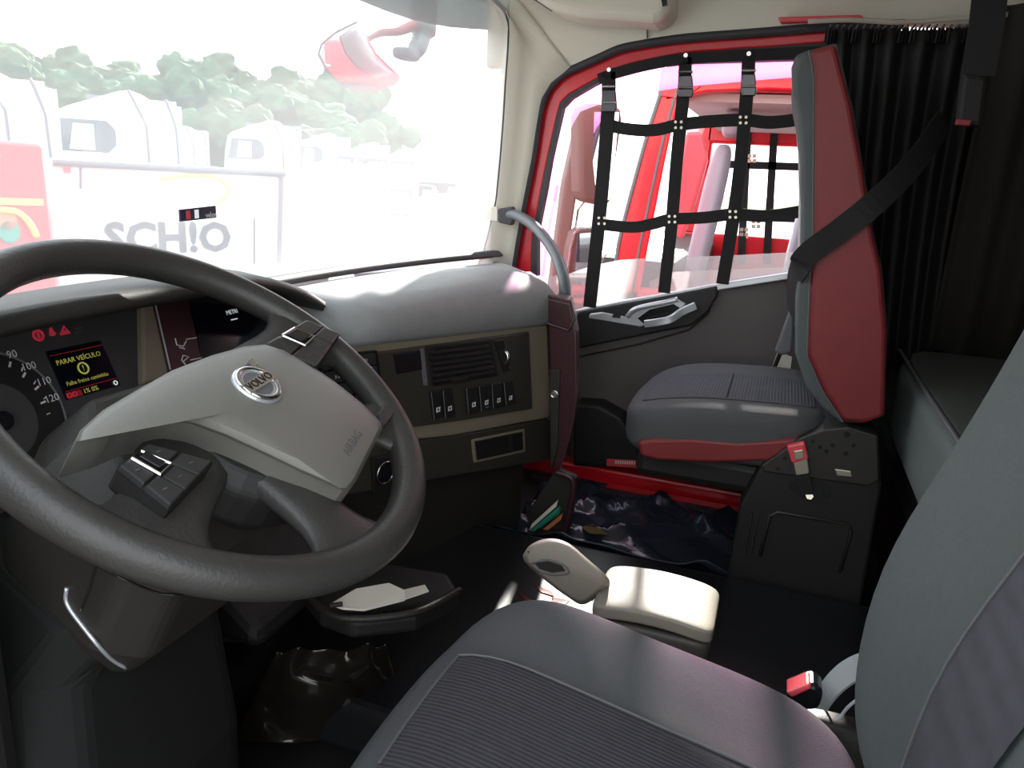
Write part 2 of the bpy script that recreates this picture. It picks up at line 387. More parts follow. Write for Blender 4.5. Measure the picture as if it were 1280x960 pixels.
mesh('handle_cup', prism([onh(*p, .003) for p in [(797, 398), (812, 387), (842, 380), (850, 385), (838, 395), (806, 406)]], (.01, 0, 0)), 'blackgl', hm)
hl = [onh(806, 405, .02), onh(820, 403, .032), onh(838, 399, .032), onh(852, 390, .02), onh(870, 382, .01)]
mesh('door_handle', band(smoothpath(hl, 6), .024, .012, (0, 0, 1)), 'satin', hm, bevel=.003)
mesh('handle_rim', tube(smoothpath([onh(784, 396, .008), onh(795, 386, .014), onh(830, 378, .014), onh(847, 374, .008)], 6), .008, 8), 'satin', hm, smooth=True)
mesh('lock_switch', prism([onh(*p, .004) for p in [(766, 393), (776, 394), (775, 398), (765, 397)]], (.005, 0, 0)), 'black', hm)
mesh('panel_fold', tube([PX(DX-.014, *p) for p in [(895, 362), (885, 392), (862, 412), (800, 430), (724, 446)]], .003, 6), 'black', d)
mesh('lower_pocket', prism([PX(DX-.10, *p) for p in [(716, 505), (748, 507), (775, 522), (800, 560), (1010, 572), (1010, 590), (716, 583)]], (.095, 0, 0)), 'black', d, bevel=.01)
lp = mesh('warning_strip', prism([PX(DX-.105, *p) for p in [(758, 574), (815, 577), (815, 586), (758, 583)]], (.008, 0, 0)), 'lens', d, bevel=.002)
for k in range(14):
    mesh('printed_mark', prism([PX(DX-.107, 769+k*2.9+a, 575.7+k*.13+b) for a, b in ((0, 0), (1.7, 0), (1.7, 4), (0, 4))], (.001, 0, 0)), 'wht', lp)
# lowered window glass (dusty) and tinted wind deflector
gl = [(672, 345), (690, 345), (712, 342), (740, 332), (775, 325), (822, 322), (900, 320), (1060, 312)]
gp = [PX(DX+.02, *p) for p in gl]
mesh('door_glass', prism(gp+[V((DX+.02, gp[-1].y, .5)), V((DX+.02, gp[0].y, .45))], (.005, 0, 0)), 'wdoor', d)
i1 = rs([PX(DX+.075, *p) for p in [(663, 345), (665, 295), (684, 195), (697, 133), (706, 121), (748, 97), (812, 80), (990, 70), (1100, 66)]], 40)
i2 = rs([PX(DX+.115, *p) for p in [(681, 345), (686, 300), (700, 225), (712, 163), (724, 140), (771, 122), (859, 108), (984, 97), (1100, 90)]], 40)
mesh('wind_deflector', sheet([[a, a.lerp(b, .5)+V((.012, 0, 0)), b] for a, b in zip(i1, i2)]), 'acryl', d, smooth=True, solid=.003)

# ================================================================== window net
nx = DX-.03
net = empty('window_net', PX(nx, 850, 370), 'black webbing safety net strapped over the passenger window', 'net')
def np_(px, py, h=0): return PX(nx-h, px, py)
tb = smoothpath([np_(*p) for p in [(748, 99), (770, 91), (815, 80), (860, 73), (938, 69), (1010, 66), (1060, 66)]], 6)
mesh('top_band', band(tb, .030, .004, (0, 0, 1)), 'strap', net)
vps = [[(761, 90), (760, 140), (753, 230), (748, 282), (737, 384)], [(857, 72), (855, 110), (846, 200), (840, 275), (830, 366)], [(936, 70), (934, 110), (926, 200), (917, 270), (903, 355)]]
wd = [.041, .036, .036]
for q, wv in zip(vps, wd):
    st = mesh('vertical_strap', band(smoothpath([np_(*p) for p in q], 6), wv, .004, (0, 1, 0)), 'strap', net)
    a, b = V((q[0][0], q[0][1], 0)), V((q[1][0], q[1][1], 0))
    x0 = q[0][0]; y0 = q[0][1]
    bk = mesh('buckle', prism([np_(x0+dx, y0+dy, .012) for dx, dy in ((-7, 22), (8, 22), (9, 30), (10, 44), (8, 50), (-8, 50), (-10, 44), (-9, 30))], (.010, 0, 0)), 'blackgl', net, bevel=.003)
    for dy in (18, 38):
        mesh('buckle_bar', tube([np_(x0-9, y0+dy, .014), np_(x0+9, y0+dy, .014)], .0035, 8), 'chrome', bk)
    mesh('top_stud', tube([np_(x0, y0-3, .0), np_(x0, y0-3, .008)], .006, 10), 'chrome', net)
hps = [[(753, 152), (775, 160), (815, 163), (849, 156), (885, 152), (930, 150), (965, 153), (1015, 147)], [(748, 280), (790, 284), (815, 280), (840, 274), (880, 272), (917, 268), (960, 270), (1015, 262)]]
for q in hps: mesh('horizontal_strap', band(smoothpath([np_(*p, -.001) for p in q], 5), .034, .004, (0, 0, 1)), 'strap', net)
for (cx, cy) in [(752, 276), (848, 156), (840, 274), (929, 150), (916, 268)]:
    for dx in (-3.6, 3.6):
        for dy in (-3.6, 3.6): mesh('rivet', tube([np_(cx+dx, cy+dy, .003), np_(cx+dx, cy+dy, .007)], .0042, 8), 'steel', net)

# ================================================================== grab bar
gbp = [PX(.98, 636, 268), PX(.95, 648, 270), PX(.88, 668, 283), PX(.78, 690, 310), PX(.70, 702, 338), PX(.66, 706, 362), PX(.65, 704, 395)]
gb = empty('grab_bar', gbp[0], 'curved grey rubber grab bar from windscreen pillar to dashboard end', 'grab bar')
mesh('bar', tube(smoothpath(gbp, 8), .0155, 12), mat('grab_rubber', (.10, .115, .125), .4), gb, smooth=True)
mesh('mounting_block', prism([PX(.965, *p) for p in [(622, 261), (640, 258), (643, 270), (639, 282), (622, 278)]], (.03, 0, 0)), 'rub', gb, bevel=.005)

# ================================================================== dashboard
FA, FB = V((.55, .53, 0)), V((-.10, .72, 0)); fu = (FA-FB).normalized(); fn = V((fu.y, -fu.x, 0)).normalized()
if fn.y > 0: fn = -fn
FP = plane(FA, fn)                               # h > 0 comes out towards the driver
db = empty('dashboard', (0, .75, 0), 'wraparound grey and beige truck dashboard below the windscreen', 'dashboard')
def fpr(name, pts, h, depth, m, parent, **k):
    return mesh(name, prism([FP(*p, h) for p in pts], -fn*depth), m, parent, **k)
# top pad: loft of profiles along x
prof = []
def padprofile(x):
    if x > -.11:
        t = (x+.1)/.65; yf = .72-.19*t; zt = .700+.010*t; zb = .630-.045*t
        e = fn*1.0
        return [(yw(x)-.02, .60), (yw(x)-.03, .690), (yf+.16, zt+.012), (yf+.05, zt+.004), (yf+.01, zt-.012), (yf-.012, zt-.035), (yf-.012, zb+.012), (yf+.002, zb), (yf+.06, zb-.005)]
    return None
rings = []
for x in [-.10, 0, .1, .2, .3, .4, .48, .535, .556]:
    pr = padprofile(x); k = {.556: .012}.get(x, 0)
    rings.append([V((x, y_, z_-k*(1 if z_ > .66 else -.5))) for y_, z_ in pr])
# right end swings back to the windscreen corner
mesh('top_pad', loft(rings), 'grey_pad', db, smooth=True)
cp = [V((.556, .545, .695)), V((.556, .55, .60)), V((.556, .90, .60)), V((.556, .955, .69))]
rr = []
for i in range(9):
    t = i/8; x = .556+.45*t; y0 = .55+.27*t**1.2; y1 = yw(x)-.03
    rr.append([V((x, y0, .55)), V((x, y0, .69-.02*t)), V((x, y0+.03, .702-.02*t)), V((x, max(y1, y0+.04), .69-.015*t)), V((x, max(y1, y0+.04), .55))])
mesh('corner_pad', loft(rr), 'grey_pad', db, smooth=False, bevel=.01)
# centre face
fpr('face_frame', [(430, 432), (684, 398), (690, 522), (568, 545), (430, 560)], .0, .05, 'beige_hard', db, bevel=.006)
ins = fpr('face_inset', [(432, 446), (662, 415), (666, 511), (563, 528), (432, 546)], .006, .02, 'face', db, bevel=.003)
low = fpr('lower_face', [(430, 562), (568, 544), (689, 523), (692, 575), (576, 594), (430, 620)], -.004, .05, 'face', db, bevel=.005)
bn = fpr('storage_bin', [(590, 550), (656, 536), (657, 565), (593, 579)], -.001, .006, 'beige_hard', db, bevel=.002)
fpr('bin_recess', [(594, 552), (653, 540), (654, 562), (597, 575)], .001, .003, 'black', bn)
fpr('bin_divider', [(636, 544), (640, 543), (642, 565), (638, 566)], .004, .004, 'dark', bn)
v_ = fpr('air_vent', [(534, 433), (615, 424), (624, 470), (541, 483)], .010, .012, 'black', db, bevel=.003)
fpr('vent_cavity', [(538, 436), (612, 428), (620, 467), (544, 479)], .0115, .004, 'blackgl', v_)
for k in range(6):
    t = .08+k*.165
    a0 = (538+6*t, 436+43*t); b0 = (612+8*t, 428+39*t)
    fpr('vent_slat', [a0, b0, (b0[0]+.5, b0[1]+2.8), (a0[0]+.5, a0[1]+2.8)], .017, .008, 'dark', v_)
fpr('vent_tab', [(566, 475), (586, 472), (587, 476), (567, 479)], .02, .01, 'black', v_, bevel=.001)
wv = fpr('vent_wheel_slot', [(618, 426), (630, 424), (640, 462), (630, 466)], .009, .01, 'black', db, bevel=.002)
mesh('thumb_wheel', torus(FP(628, 446, .0), V((0, 0, 1)), fn, .016, .005, 24, 8), 'chrome', wv, smooth=True)
mesh('slot_edge', tube([FP(630, 425, .012), FP(638, 463, .012)], .0014, 6), 'chrome', wv)
fpr('clock_recess', [(492, 443), (526, 438), (530, 462), (496, 468)], .008, .006, 'blackgl', db, bevel=.002)
fpr('clock_edge', [(526, 437), (530, 436), (535, 482), (531, 482)], .010, .006, 'line', db)
sw = [[(583, 485), (597, 483), (600, 514), (586, 517)], [(599, 483), (613, 480), (616, 511), (602, 514)], [(615, 480), (628, 478), (631, 508), (617, 511)], [(630, 478), (641, 476), (646, 504), (633, 507)], [(554, 488), (566, 486), (570, 521), (557, 523)], [(539, 490), (551, 488), (555, 521), (543, 525)]]
gly = ['A', 'P', 'm', '=', 'x', 'x']
gly = ['R', '?', 'B', '-', 'K', 'K']
for i, q in enumerate(sw):
    s_ = fpr('rocker_switch', q, .013, .012, 'black', db, bevel=.002)
    c = FP(sum(p[0] for p in q)/4+1, sum(p[1] for p in q)/4+6, .0136)
    for a, b, w_, h_ in ((0, .004, .006, .0011), (0, -.004, .006, .0011), (-.005, 0, .0011, .004), (.004, 0, .0011, .005)):
        mesh('switch_symbol', obox(c+fu*a+UZ*b, fu, UZ, fn, w_, h_, .0005), 'wht', s_)
    mesh('switch_edge', tube([FP(q[0][0], q[0][1], .014), FP(q[3][0], q[3][1], .014)], .001, 5), 'line', s_)
    if i == 1: mesh('indicator_light', obox(FP(q[2][0]-7, q[2][1]-2, .0136), fu, UZ, fn, .006, .001, .0006), 'green', s_)
# radio keypad
kp = fpr('radio_keypad', [(400, 446), (472, 438), (482, 508), (410, 520)], .010, .01, 'blackgl', db, bevel=.002)
keys = ['1', '2 abc', '3 def', '4 ghi', '5 jkl', '6 mno', '7 pqrs', '8 tuv']
for r in range(4):
    for c in range(2):
        x0 = 404+c*34+r*2.4; y0 = 449-c*4+r*16.5
        b_ = fpr('radio_key', [(x0, y0), (x0+31, y0-3.6), (x0+33, y0+10.5), (x0+2, y0+14.2)], .013, .004, 'pad', kp, bevel=.001)
        text('lettering', keys[r*2+c], FP(x0+17, y0+5.5, .0136), fu, UZ, .0065, 'wht', b_)
# ignition ring and lower switch
ig = fpr('ignition_plate', [(466, 572), (512, 565), (515, 610), (468, 618)], .004, .02, 'black', db, bevel=.003)
mesh('ignition_ring', torus(FP(482, 591, .010), fu, UZ, .0225, .0022, 32, 8), 'chrome', ig, smooth=True)
mesh('ignition_knob', loft([ring(FP(482, 591, .004), fu, UZ, .020, 24), ring(FP(482, 591, .014), fu, UZ, .019, 24)]), 'blackgl', ig)
ls = fpr('rocker_switch', [(512, 562), (525, 560), (529, 592), (516, 595)], .010, .014, 'black', db, bevel=.002)
mesh('switch_symbol', obox(FP(521, 586, .0106), fu, UZ, fn, .008, .005, .0006), 'lite', ls)
# end box with lock and open top, its burgundy painted from reflected red
EX = .52
ec = [(684, 372), (713, 379), (721, 420), (722, 500), (715, 545), (702, 586), (692, 590)]
e_ = [PX(EX, *p) for p in ec]
rings = []
for dx, k in ((0, 0), (.02, .01), (.10, .02), (.15, .05)):
    rings.append([V((EX+dx, p.y+k*(0 if i in (0, 6) else 1), p.z)) for i, p in enumerate(e_)])
eb = mesh('end_box', loft(rings), 'burg', db, bevel=.006, seg=3)
mesh('cup_opening', loft([[PX(EX+a, *p)+V((0, 0, .006)) for p in [(690, 380), (711, 385), (706, 398), (688, 392)]] for a in (.015, .09)]), 'blackgl', eb)
mesh('box_rim', tube([PX(EX, 685, 372)+V((0, 0, .004)), PX(EX, 712, 379)+V((0, -.002, .004)), PX(EX, 716, 400)+V((0, -.004, 0)), PX(EX, 708, 412)+V((-.004, -.006, 0)), PX(EX, 686, 404)+V((-.005, 0, 0))], .004, 8), 'burg', eb)
mesh('front_cheek', prism([PX(EX-.008, *p) for p in [(686, 462), (700, 462), (697, 560), (688, 590)]], (.02, 0, 0)), 'dark', eb, bevel=.003)
mesh('lock_ring', torus(PX(EX-.012, 693, 493), UY, UZ, .009, .003, 20, 8), 'chrome', eb, smooth=True)
mesh('lock_button', loft([ring(PX(EX-.012, 693, 493), UY, UZ, .008, 16), ring(PX(EX-.017, 693, 493), UY, UZ, .006, 16)]), 'steel', eb)
# lower pocket bin
pk = mesh('pocket_back', prism([PX(EX+.02, *p) for p in [(660, 640), (692, 590), (718, 602), (712, 650), (705, 676), (660, 676)]], (.05, 0, 0)), 'dark', db, bevel=.004)
mesh('pocket_rim', tube(smoothpath([PX(EX-.01, *p) for p in [(694, 590), (712, 596), (717, 606), (714, 630), (704, 668), (690, 674), (664, 673)]], 6), .0085, 10), 'burg', pk, smooth=True)
mesh('pocket_front', prism([PX(EX-.02, *p) for p in [(660, 668), (704, 668), (702, 690), (660, 690)]], (.05, 0, 0)), 'dark', pk)
# dark lower dash and toe board below the face
mesh('lower_body', loft([[V((x, .752-.292*(x+.1), .0)), V((x, .752-.292*(x+.1), .57)), V((x, .93, .60)), V((x, .93, .0))] for x in (-.12, .05, .2, .35, .54)]), 'dark', db, bevel=.01)
mesh('toe_board', box((-1.0, .93, -.02), (-.1, .97, .66)), 'black', db)
mesh('passenger_toe_board', box((.5, .84, -.02), (1.0, .88, .56)), 'black', db)
# lower tray with a lip under the wheel
tr_ = [PZ(.27, *p) for p in [(370, 724), (400, 762), (440, 776), (520, 768), (575, 740), (560, 715), (470, 700)]]
ty = mesh('tray', prism(tr_, (0, 0, -.035)), 'black', db, bevel=.01, seg=3)
mesh('tray_lip', tube(smoothpath([p+V((0, 0, .004)) for p in tr_[:5]], 6), .006, 8), 'dark', ty, smooth=True)
mesh('knee_panel', loft([[V((x, .66, .235)), V((x, .66, .27)), V((x, .92, .48)), V((x, .92, .235))] for x in (-.46, -.34, -.22, -.10)]), 'black', db, bevel=.02)
mesh('lit_knee_edge', prism([PY(.80, *p) for p in [(225, 770), (480, 770), (492, 806), (440, 812), (380, 812), (230, 800)]], (0, .1, .02)), mat('lit_edge_tan', (.05, .042, .026), .6), db, bevel=.01)  # tan colour paints the lit lower edge of the knee panel

# ---- instrument cluster
cn = V((0, -math.cos(math.radians(22)), math.sin(math.radians(22)))); CP = plane((-.6, .88, .70), cn); cu_, cv_ = UX, cn.cross(UX)
def cpr(name, pts, h, depth, m, parent, **k): return mesh(name, prism([CP(*p, h) for p in pts], -cn*depth), m, parent, **k)
cl = cpr('instrument_cluster', [(-160, 480), (-120, 395), (40, 378), (196, 366), (206, 470), (200, 640), (60, 680), (-120, 640)], 0, .03, 'clus', db)
# hood over the cluster
rows = []
for i in range(21):
    t = i/20; x = -1.0+.92*t
    zc = .800-.035*abs((x+.55)/.45)**2.2-.045*max(0, (x+.32)/.24)**1.5; yc = .74+.03*abs((x+.55)/.45)**2
    rows.append([V((x, .935, zc-.095)), V((x, .90, zc-.07)), V((x, yc+.06, zc-.026)), V((x, yc+.004, zc-.030)), V((x, yc, zc-.022)), V((x, yc+.01, zc-.012)), V((x, yc+.07, zc-.006)), V((x, .92, zc-.085)), V((x, yw(x)-.03, .68))])
mesh('cluster_hood', sheet(rows), 'dark', db, smooth=True, solid=.004)
# dial
dc = CP(-2, 528, .004); R1 = (CP(82, 522, .004)-dc).length
dl = mesh('speed_dial', loft([ring(dc-cn*.004, cu_, cv_, R1, 48), ring(dc, cu_, cv_, R1, 48)]), 'black', cl)
mesh('dial_ring', torus(dc, cu_, cv_, R1, .0016, 64, 6), 'line', dl, smooth=True)
mesh('dial_inner', loft([ring(dc, cu_, cv_, R1*.55, 40), ring(dc+cn*.002, cu_, cv_, R1*.55, 40)]), 'clus', dl)
mesh('dial_hub', loft([ring(dc, cu_, cv_, R1*.16, 24), ring(dc+cn*.012, cu_, cv_, R1*.13, 24)]), 'blackgl', dl)
for s, p in (('90', (15, 443)), ('100', (36, 458)), ('110', (55, 477)), ('120', (65, 498))):
    text('numeral', s, CP(*p, .0055), cu_, cv_, .0095, 'wht', dl)
    c = CP(*p, .005); dd = (dc-c).normalized(); side = dd.cross(cn)
    mesh('dial_tick', obox(c+dd*.0135, dd, side, cn, .0035, .0012, .0005), 'wht', dl)
    mesh('dial_tick', obox(c+dd*.0145-side*.0155*(1 if side.z > 0 else -1), dd, side, cn, .0025, .0006, .0005), 'wht', dl)
# display
dq = [(58, 439), (126, 425), (151, 481), (84, 500)]
ds = cpr('message_display', dq, .003, .006, 'screen', cl, bevel=.001)
def dp(a, b, h=.004):
    A_ = [V((*p, 0)) for p in dq]; q = A_[0].lerp(A_[1], a).lerp(A_[3].lerp(A_[2], a), b); return CP(q.x, q.y, h)
du = dp(1, .5)-dp(0, .5); dv = dp(.5, 0)-dp(.5, 1)
text('lettering', 'PARAR VEÍCULO', dp(.5, .27), du, dv, .0066, 'yel', ds)
text('lettering', 'Falha freios caminhão', dp(.5, .71), du, dv, .0054, 'yel', ds)
mesh('warning_circle', torus(dp(.5, .48), du.normalized(), dv.normalized(), .0075, .0012, 24, 6), 'yel', ds)
text('lettering', '!', dp(.5, .48), du, dv, .008, 'yel', ds)
mesh('red_bar', prism([dp(.02, .87), dp(.30, .87), dp(.30, .99), dp(.02, .99)], cn*.0004), 'dred', ds)
mesh('screen_rule', prism([dp(.02, .10), dp(.98, .10), dp(.98, .115), dp(.02, .115)], cn*.0004), 'dred', ds)
mesh('screen_rule', prism([dp(.02, .835), dp(.98, .835), dp(.98, .85), dp(.02, .85)], cn*.0004), 'dred', ds)
text('lettering', '1% 0%', dp(.47, .93), du, dv, .0065, 'yel', ds)
for k in (.07, .17): mesh('warning_dot', torus(dp(k, .93, .0046), du.normalized(), dv.normalized(), .003, .001, 12, 5), 'lred', ds)
mesh('fuel_symbol', torus(dp(.93, .93, .0046), du.normalized(), dv.normalized(), .0028, .0008, 12, 5), 'lite', ds)
# warning lights
mesh('brake_lamp', torus(CP(48, 419, .002), cu_, cv_, .0065, .0018, 20, 6), 'lred', cl)
mesh('brake_lamp_core', obox(CP(48, 419, .002), cu_, cv_, cn, .0015, .004, .001), 'lred', cl)
mesh('seat_belt_lamp', prism([CP(*p, .002) for p in [(61, 411), (64, 409), (66, 413), (70, 417), (68, 420), (62, 420)]], cn*.001), 'lred', cl)
mesh('hazard_lamp', tube([CP(*p, .002) for p in [(76, 418), (80, 408), (87, 416), (76, 418)]], .0016, 6), 'lred', cl)
mesh('hazard_core', obox(CP(81, 415, .002), cu_, cv_, cn, .003, .002, .001), 'lred', cl)
for k in (0, 5): mesh('dim_lamp', tube([CP(93, 411+k, .002), CP(103, 409+k, .002)], .0006, 5), 'line', cl)
mesh('amber_lamp', obox(CP(121, 512, .002), cu_, cv_, cn, .005, .005, .001), 'amber', cl)
# beige column, burgundy icon panel, infotainment screen
cpr('cluster_side', [(178, 374), (194, 370), (216, 470), (180, 480)], .012, .03, 'beige_hard', db, bevel=.004)
ip = cpr('icon_panel', [(192, 370), (234, 366), (254, 452), (215, 474)], .018, .03, 'burg', db, bevel=.003)
icn = lambda px, py: CP(px, py, .0186)
mesh('panel_edge', tube([icn(192, 371), icn(213, 462)], .0012, 6), 'satin', ip)
for q in ([(219, 423), (221, 431), (229, 433), (233, 426)], [(233, 424), (246, 422)], [(224, 434), (231, 436)], [(229, 452), (236, 446), (229, 444), (227, 450), (232, 456)], [(238, 450), (252, 447)]):
    mesh('panel_symbol', tube([icn(*p) for p in q], .0011, 5), 'wht', ip)
sc = cpr('infotainment_screen', [(238, 366), (352, 375), (362, 400), (300, 470), (254, 470)], .004, .02, 'screen', db, bevel=.002)
text('lettering', 'METRI', CP(290, 390, .0052), cu_, cv_, .0075, 'lite', sc)
mesh('screen_mark', obox(CP(293, 399, .0052), cu_, cv_, cn, .008, .001, .0004), 'lite', sc)
mesh('screen_surround', loft([[V((x, .80-.09*(x+.3), .5)), V((x, .80-.09*(x+.3), .60+.0*(x))), V((x, .95, .72)), V((x, .95, .5))] for x in (-.46, -.3, -.1)]), 'black', db)
mesh('screen_brow', prism([PY(.80, *p) for p in [(236, 356), (330, 356), (372, 384), (350, 384), (322, 368), (238, 368)]], (0, .12, 0)), 'dark', db, bevel=.004)
# left side of the dash
mesh('left_knee_panel', prism([V((-1.0, y, z)) for y, z in ((.62, .10), (.62, .60), (.70, .66), (.93, .62), (.93, .10))], (.14, 0, 0)), 'black', db, bevel=.02)
mesh('cluster_base', loft([[V((x, .90, .30)), V((x, .84, .56)), V((x, .88, .63)), V((x, .95, .62)), V((x, .95, .30))] for x in (-1.0, -.7, -.4, -.12)]), 'black', db, bevel=.01)

# things in the dash
pp = empty('tray_paper', PZ(.285, 470, 752), 'folded white paper sheets lying in the lower dash tray', 'paper')
q = [PZ(.29, *p) for p in [(414, 757), (445, 742), (486, 735), (506, 741), (506, 748), (455, 760), (428, 761)]]
mesh('folded_sheet', prism([p+V((0, 0, .006*math.sin(i))) for i, p in enumerate(q)], (0, 0, .004)), 'paper', pp)
mesh('loose_sheet', prism([PZ(.288, *p) for p in [(490, 742), (531, 732), (536, 740), (500, 752)]], (0, 0, .002)), 'paper', pp)
pn = mesh('pen', tube([PZ(.298, 412, 757), PZ(.298, 428, 755)], .004, 8), 'black'); tag(pn, 'black pen tip beside the paper in the dash tray', 'pen')
fo_ = empty('booklet', PX(EX-.01, 680, 660), 'green and white printed booklet stuck in the dash end pocket', 'booklet')
for m_, a, b in (('green', (664, 662), (700, 632)), ('paper', (664, 656), (697, 626)), ('orange', (672, 668), (702, 644)), ('green', (662, 666), (699, 638))):
    p, q = PX(EX, *a), PX(EX, *b); o_ = V((.006*len(kids(fo_)), 0, 0))
    mesh('page', prism([p+o_, q+o_, q+o_+V((0, .004, -.02)), p+o_+V((0, .006, -.02))], (.004, 0, 0)), m_, fo_)
rp = empty('red_wrapper', PZ(.105, 680, 745), 'crumpled red wrapper lying on the floor tunnel behind the gear lever', 'wrapper')
for q in ([(648, 742), (655, 746), (672, 756), (660, 757)], [(668, 733), (690, 741), (692, 747), (676, 742)], [(690, 748), (712, 752), (705, 760), (688, 757)]):
    mesh('fold', prism([PZ(.115+.006*i, *p) for i, p in enumerate(q)], (0, 0, .004)), 'redfab', rp)

# ================================================================== steering wheel
wc = V((-.65, .556, .706)); tl = math.radians(57.1)
wn = V((0, -math.cos(tl), math.sin(tl))); wu = UX; wv_ = wn.cross(wu)
def W(a, b, h=0): return wc+wu*a+wv_*b+wn*h
WP = plane(wc, wn)
st = empty('steering_wheel', W(0, 0, -.05), 'large worn dark steering wheel with grey airbag cover', 'steering wheel')
mesh('rim', torus(wc, wu, wv_, .242, .0205, 96, 16), 'rim', st, smooth=True)
ph = math.radians(20)
def WR(r, ang, h=0): a = math.radians(ang)+ph; return W(r*math.cos(a), r*math.sin(a), h)
for ang, w0, w1, m_ in ((-10, .050, .050, 'rim'), (-170, .050, .050, 'rim'), (-55, .032, .036, 'rim'), (-117, .040, .044, 'rim')):
    a = math.radians(ang)+ph; dr = wu*math.cos(a)+wv_*math.sin(a); sd = -wu*math.sin(a)+wv_*math.cos(a); rg = []
    for r, w_, h0, h1 in ((.05, w0*1.1, -.045, -.005), (.11, w0*.95, -.035, .004), (.17, w0*.85, -.022, .008), (.205, w1*.95, -.016, .010), (.228, w1*1.5, -.012, .012), (.240, w1*1.9, -.010, .010)):
        c = wc+dr*r; rg.append([c+sd*w_*x+wn*y for x, y in ((-1, h0*.4+h1*.6-.004), (-.8, h1), (.8, h1), (1, h0*.4+h1*.6-.004), (.8, h0), (-.8, h0))])
    mesh('spoke', loft(rg), m_, st, smooth=True, sub=1)
mesh('hub', loft([ring(W(.02, -.05, h), wu, wv_, r, 32) for h, r in ((-.10, .07), (-.06, .10), (-.02, .10), (.0, .085))]), 'black', st, smooth=False, bevel=.005)
cpx = [(95, 552), (100, 538), (128, 513), (170, 488), (215, 463), (265, 444), (305, 433), (335, 430), (356, 436), (378, 449), (420, 478), (455, 506), (476, 528), (478, 536), (462, 568), (446, 600), (436, 612), (428, 613), (380, 592), (330, 568), (280, 545), (240, 530), (205, 524), (175, 526), (140, 540)]
cen = V((290, 515, 0))
def ins_(p, k): q = cen.lerp(V((*p, 0)), k); return (q.x, q.y)
rg = [[WP(*p, .0) for p in cpx], [WP(*p, .022) for p in cpx], [WP(*ins_(p, .975), .031) for p in cpx], [WP(*ins_(p, .90), .036) for p in cpx], [WP(*ins_(p, .6), .043) for p in cpx], [WP(*ins_(p, .25), .046) for p in cpx], [WP(*ins_(p, .05), .0465) for p in cpx]]
# skirt: keep the same in-plane outline for the lower ring so that the cover has straight sides
rg[0] = [p-wn*.045 for p in rg[1]]
cv = mesh('airbag_cover', loft(rg), 'cover', st, smooth=True, bevel=.003)
ED = plane(wc+wn*.0435, wn)
et = (ED(340, 471)-ED(309, 490)).normalized(); ev = wn.cross(et); ecn = ED(322, 481, .003)
em = mesh('emblem', loft([ring(ecn-wn*.012, et, ev, .0275, 36), ring(ecn, et, ev, .0275, 36), ring(ecn+wn*.002, et, ev, .0255, 36)]), 'satin', cv)
mesh('emblem_recess', loft([ring(ecn+wn*.001, et, ev, .017, 30), ring(ecn+wn*.0028, et, ev, .0165, 30)]), 'line', em)
mesh('emblem_ring', torus(ecn+wn*.002, et, ev, .0225, .0032, 36, 8), 'chrome', em, smooth=True)
mesh('emblem_bar', obox(ecn+wn*.004, et, ev, wn, .0245, .0068, .0015), 'chrome', em)
text('lettering', 'VOLVO', ecn+wn*.006, et, ev, .0095, 'black', em)
ar = (et+ev).normalized(); as_ = wn.cross(ar)
mesh('emblem_arrow', prism([ecn+ar*.024-as_*.003, ecn+ar*.031-as_*.003, ecn+ar*.029-as_*.008, ecn+ar*.040, ecn+ar*.029+as_*.008, ecn+ar*.031+as_*.003, ecn+ar*.024+as_*.003], wn*.004), 'chrome', em)
AD = plane(wc+wn*.0365, wn)
text('lettering', 'AIRBAG', AD(441, 553, .0015), AD(450, 540)-AD(434, 566), wn.cross(AD(450, 540)-AD(434, 566)), .0105, 'thread', cv)
# button pads on the upper spokes
def qpad(q, flip):
    hq = [WP(*p, .026) for p in q]
    b_ = mesh('button_pad', prism(hq, -wn*.03), 'black', st, bevel=.004)
    def bl_(a, b, h=.03):
        A_ = [V((*p, 0)) for p in q]; s_ = A_[0].lerp(A_[1], a).lerp(A_[3].lerp(A_[2], a), b); return WP(s_.x, s_.y, h)
    for (a0, a1, b0, b1) in ((.03, .34, .03, .48), (.03, .34, .52, .97), (.67, .97, .03, .48), (.67, .97, .52, .97), (.36, .65, .58, .97)):
        bt = mesh('wheel_button', prism([bl_(a0, b0), bl_(a1, b0), bl_(a1, b1), bl_(a0, b1)], -wn*.008), 'pad', b_, bevel=.0015)
        c = bl_((a0+a1)/2, (b0+b1)/2, .0303); mesh('button_symbol', obox(c, wu, wv_, wn, .0022, .0005, .0003), 'thread', bt)
    fr = [bl_(a, b, .032) for a, b in ((.36, .06), (.65, .06), (.65, .54), (.36, .54), (.36, .06))]
    mesh('roller_frame', tube(fr, .0018, 6), 'chrome', b_)
    mesh('roller', obox((fr[0]+fr[2])/2, (fr[1]-fr[0]).normalized(), (fr[3]-fr[0]).normalized(), wn, (fr[1]-fr[0]).length*.36, (fr[3]-fr[0]).length*.36, .003), 'blackgl', b_, bevel=.001)
qpad([(330, 429), (384, 398), (427, 416), (397, 459)], 0)
qpad([(147, 580), (184, 552), (270, 574), (214, 634)], 1)
mesh('spoke_inlay', prism([WP(*p, .018) for p in [(473, 516), (486, 496), (496, 500), (496, 512), (480, 534)]], -wn*.01), 'pad', st, bevel=.002)

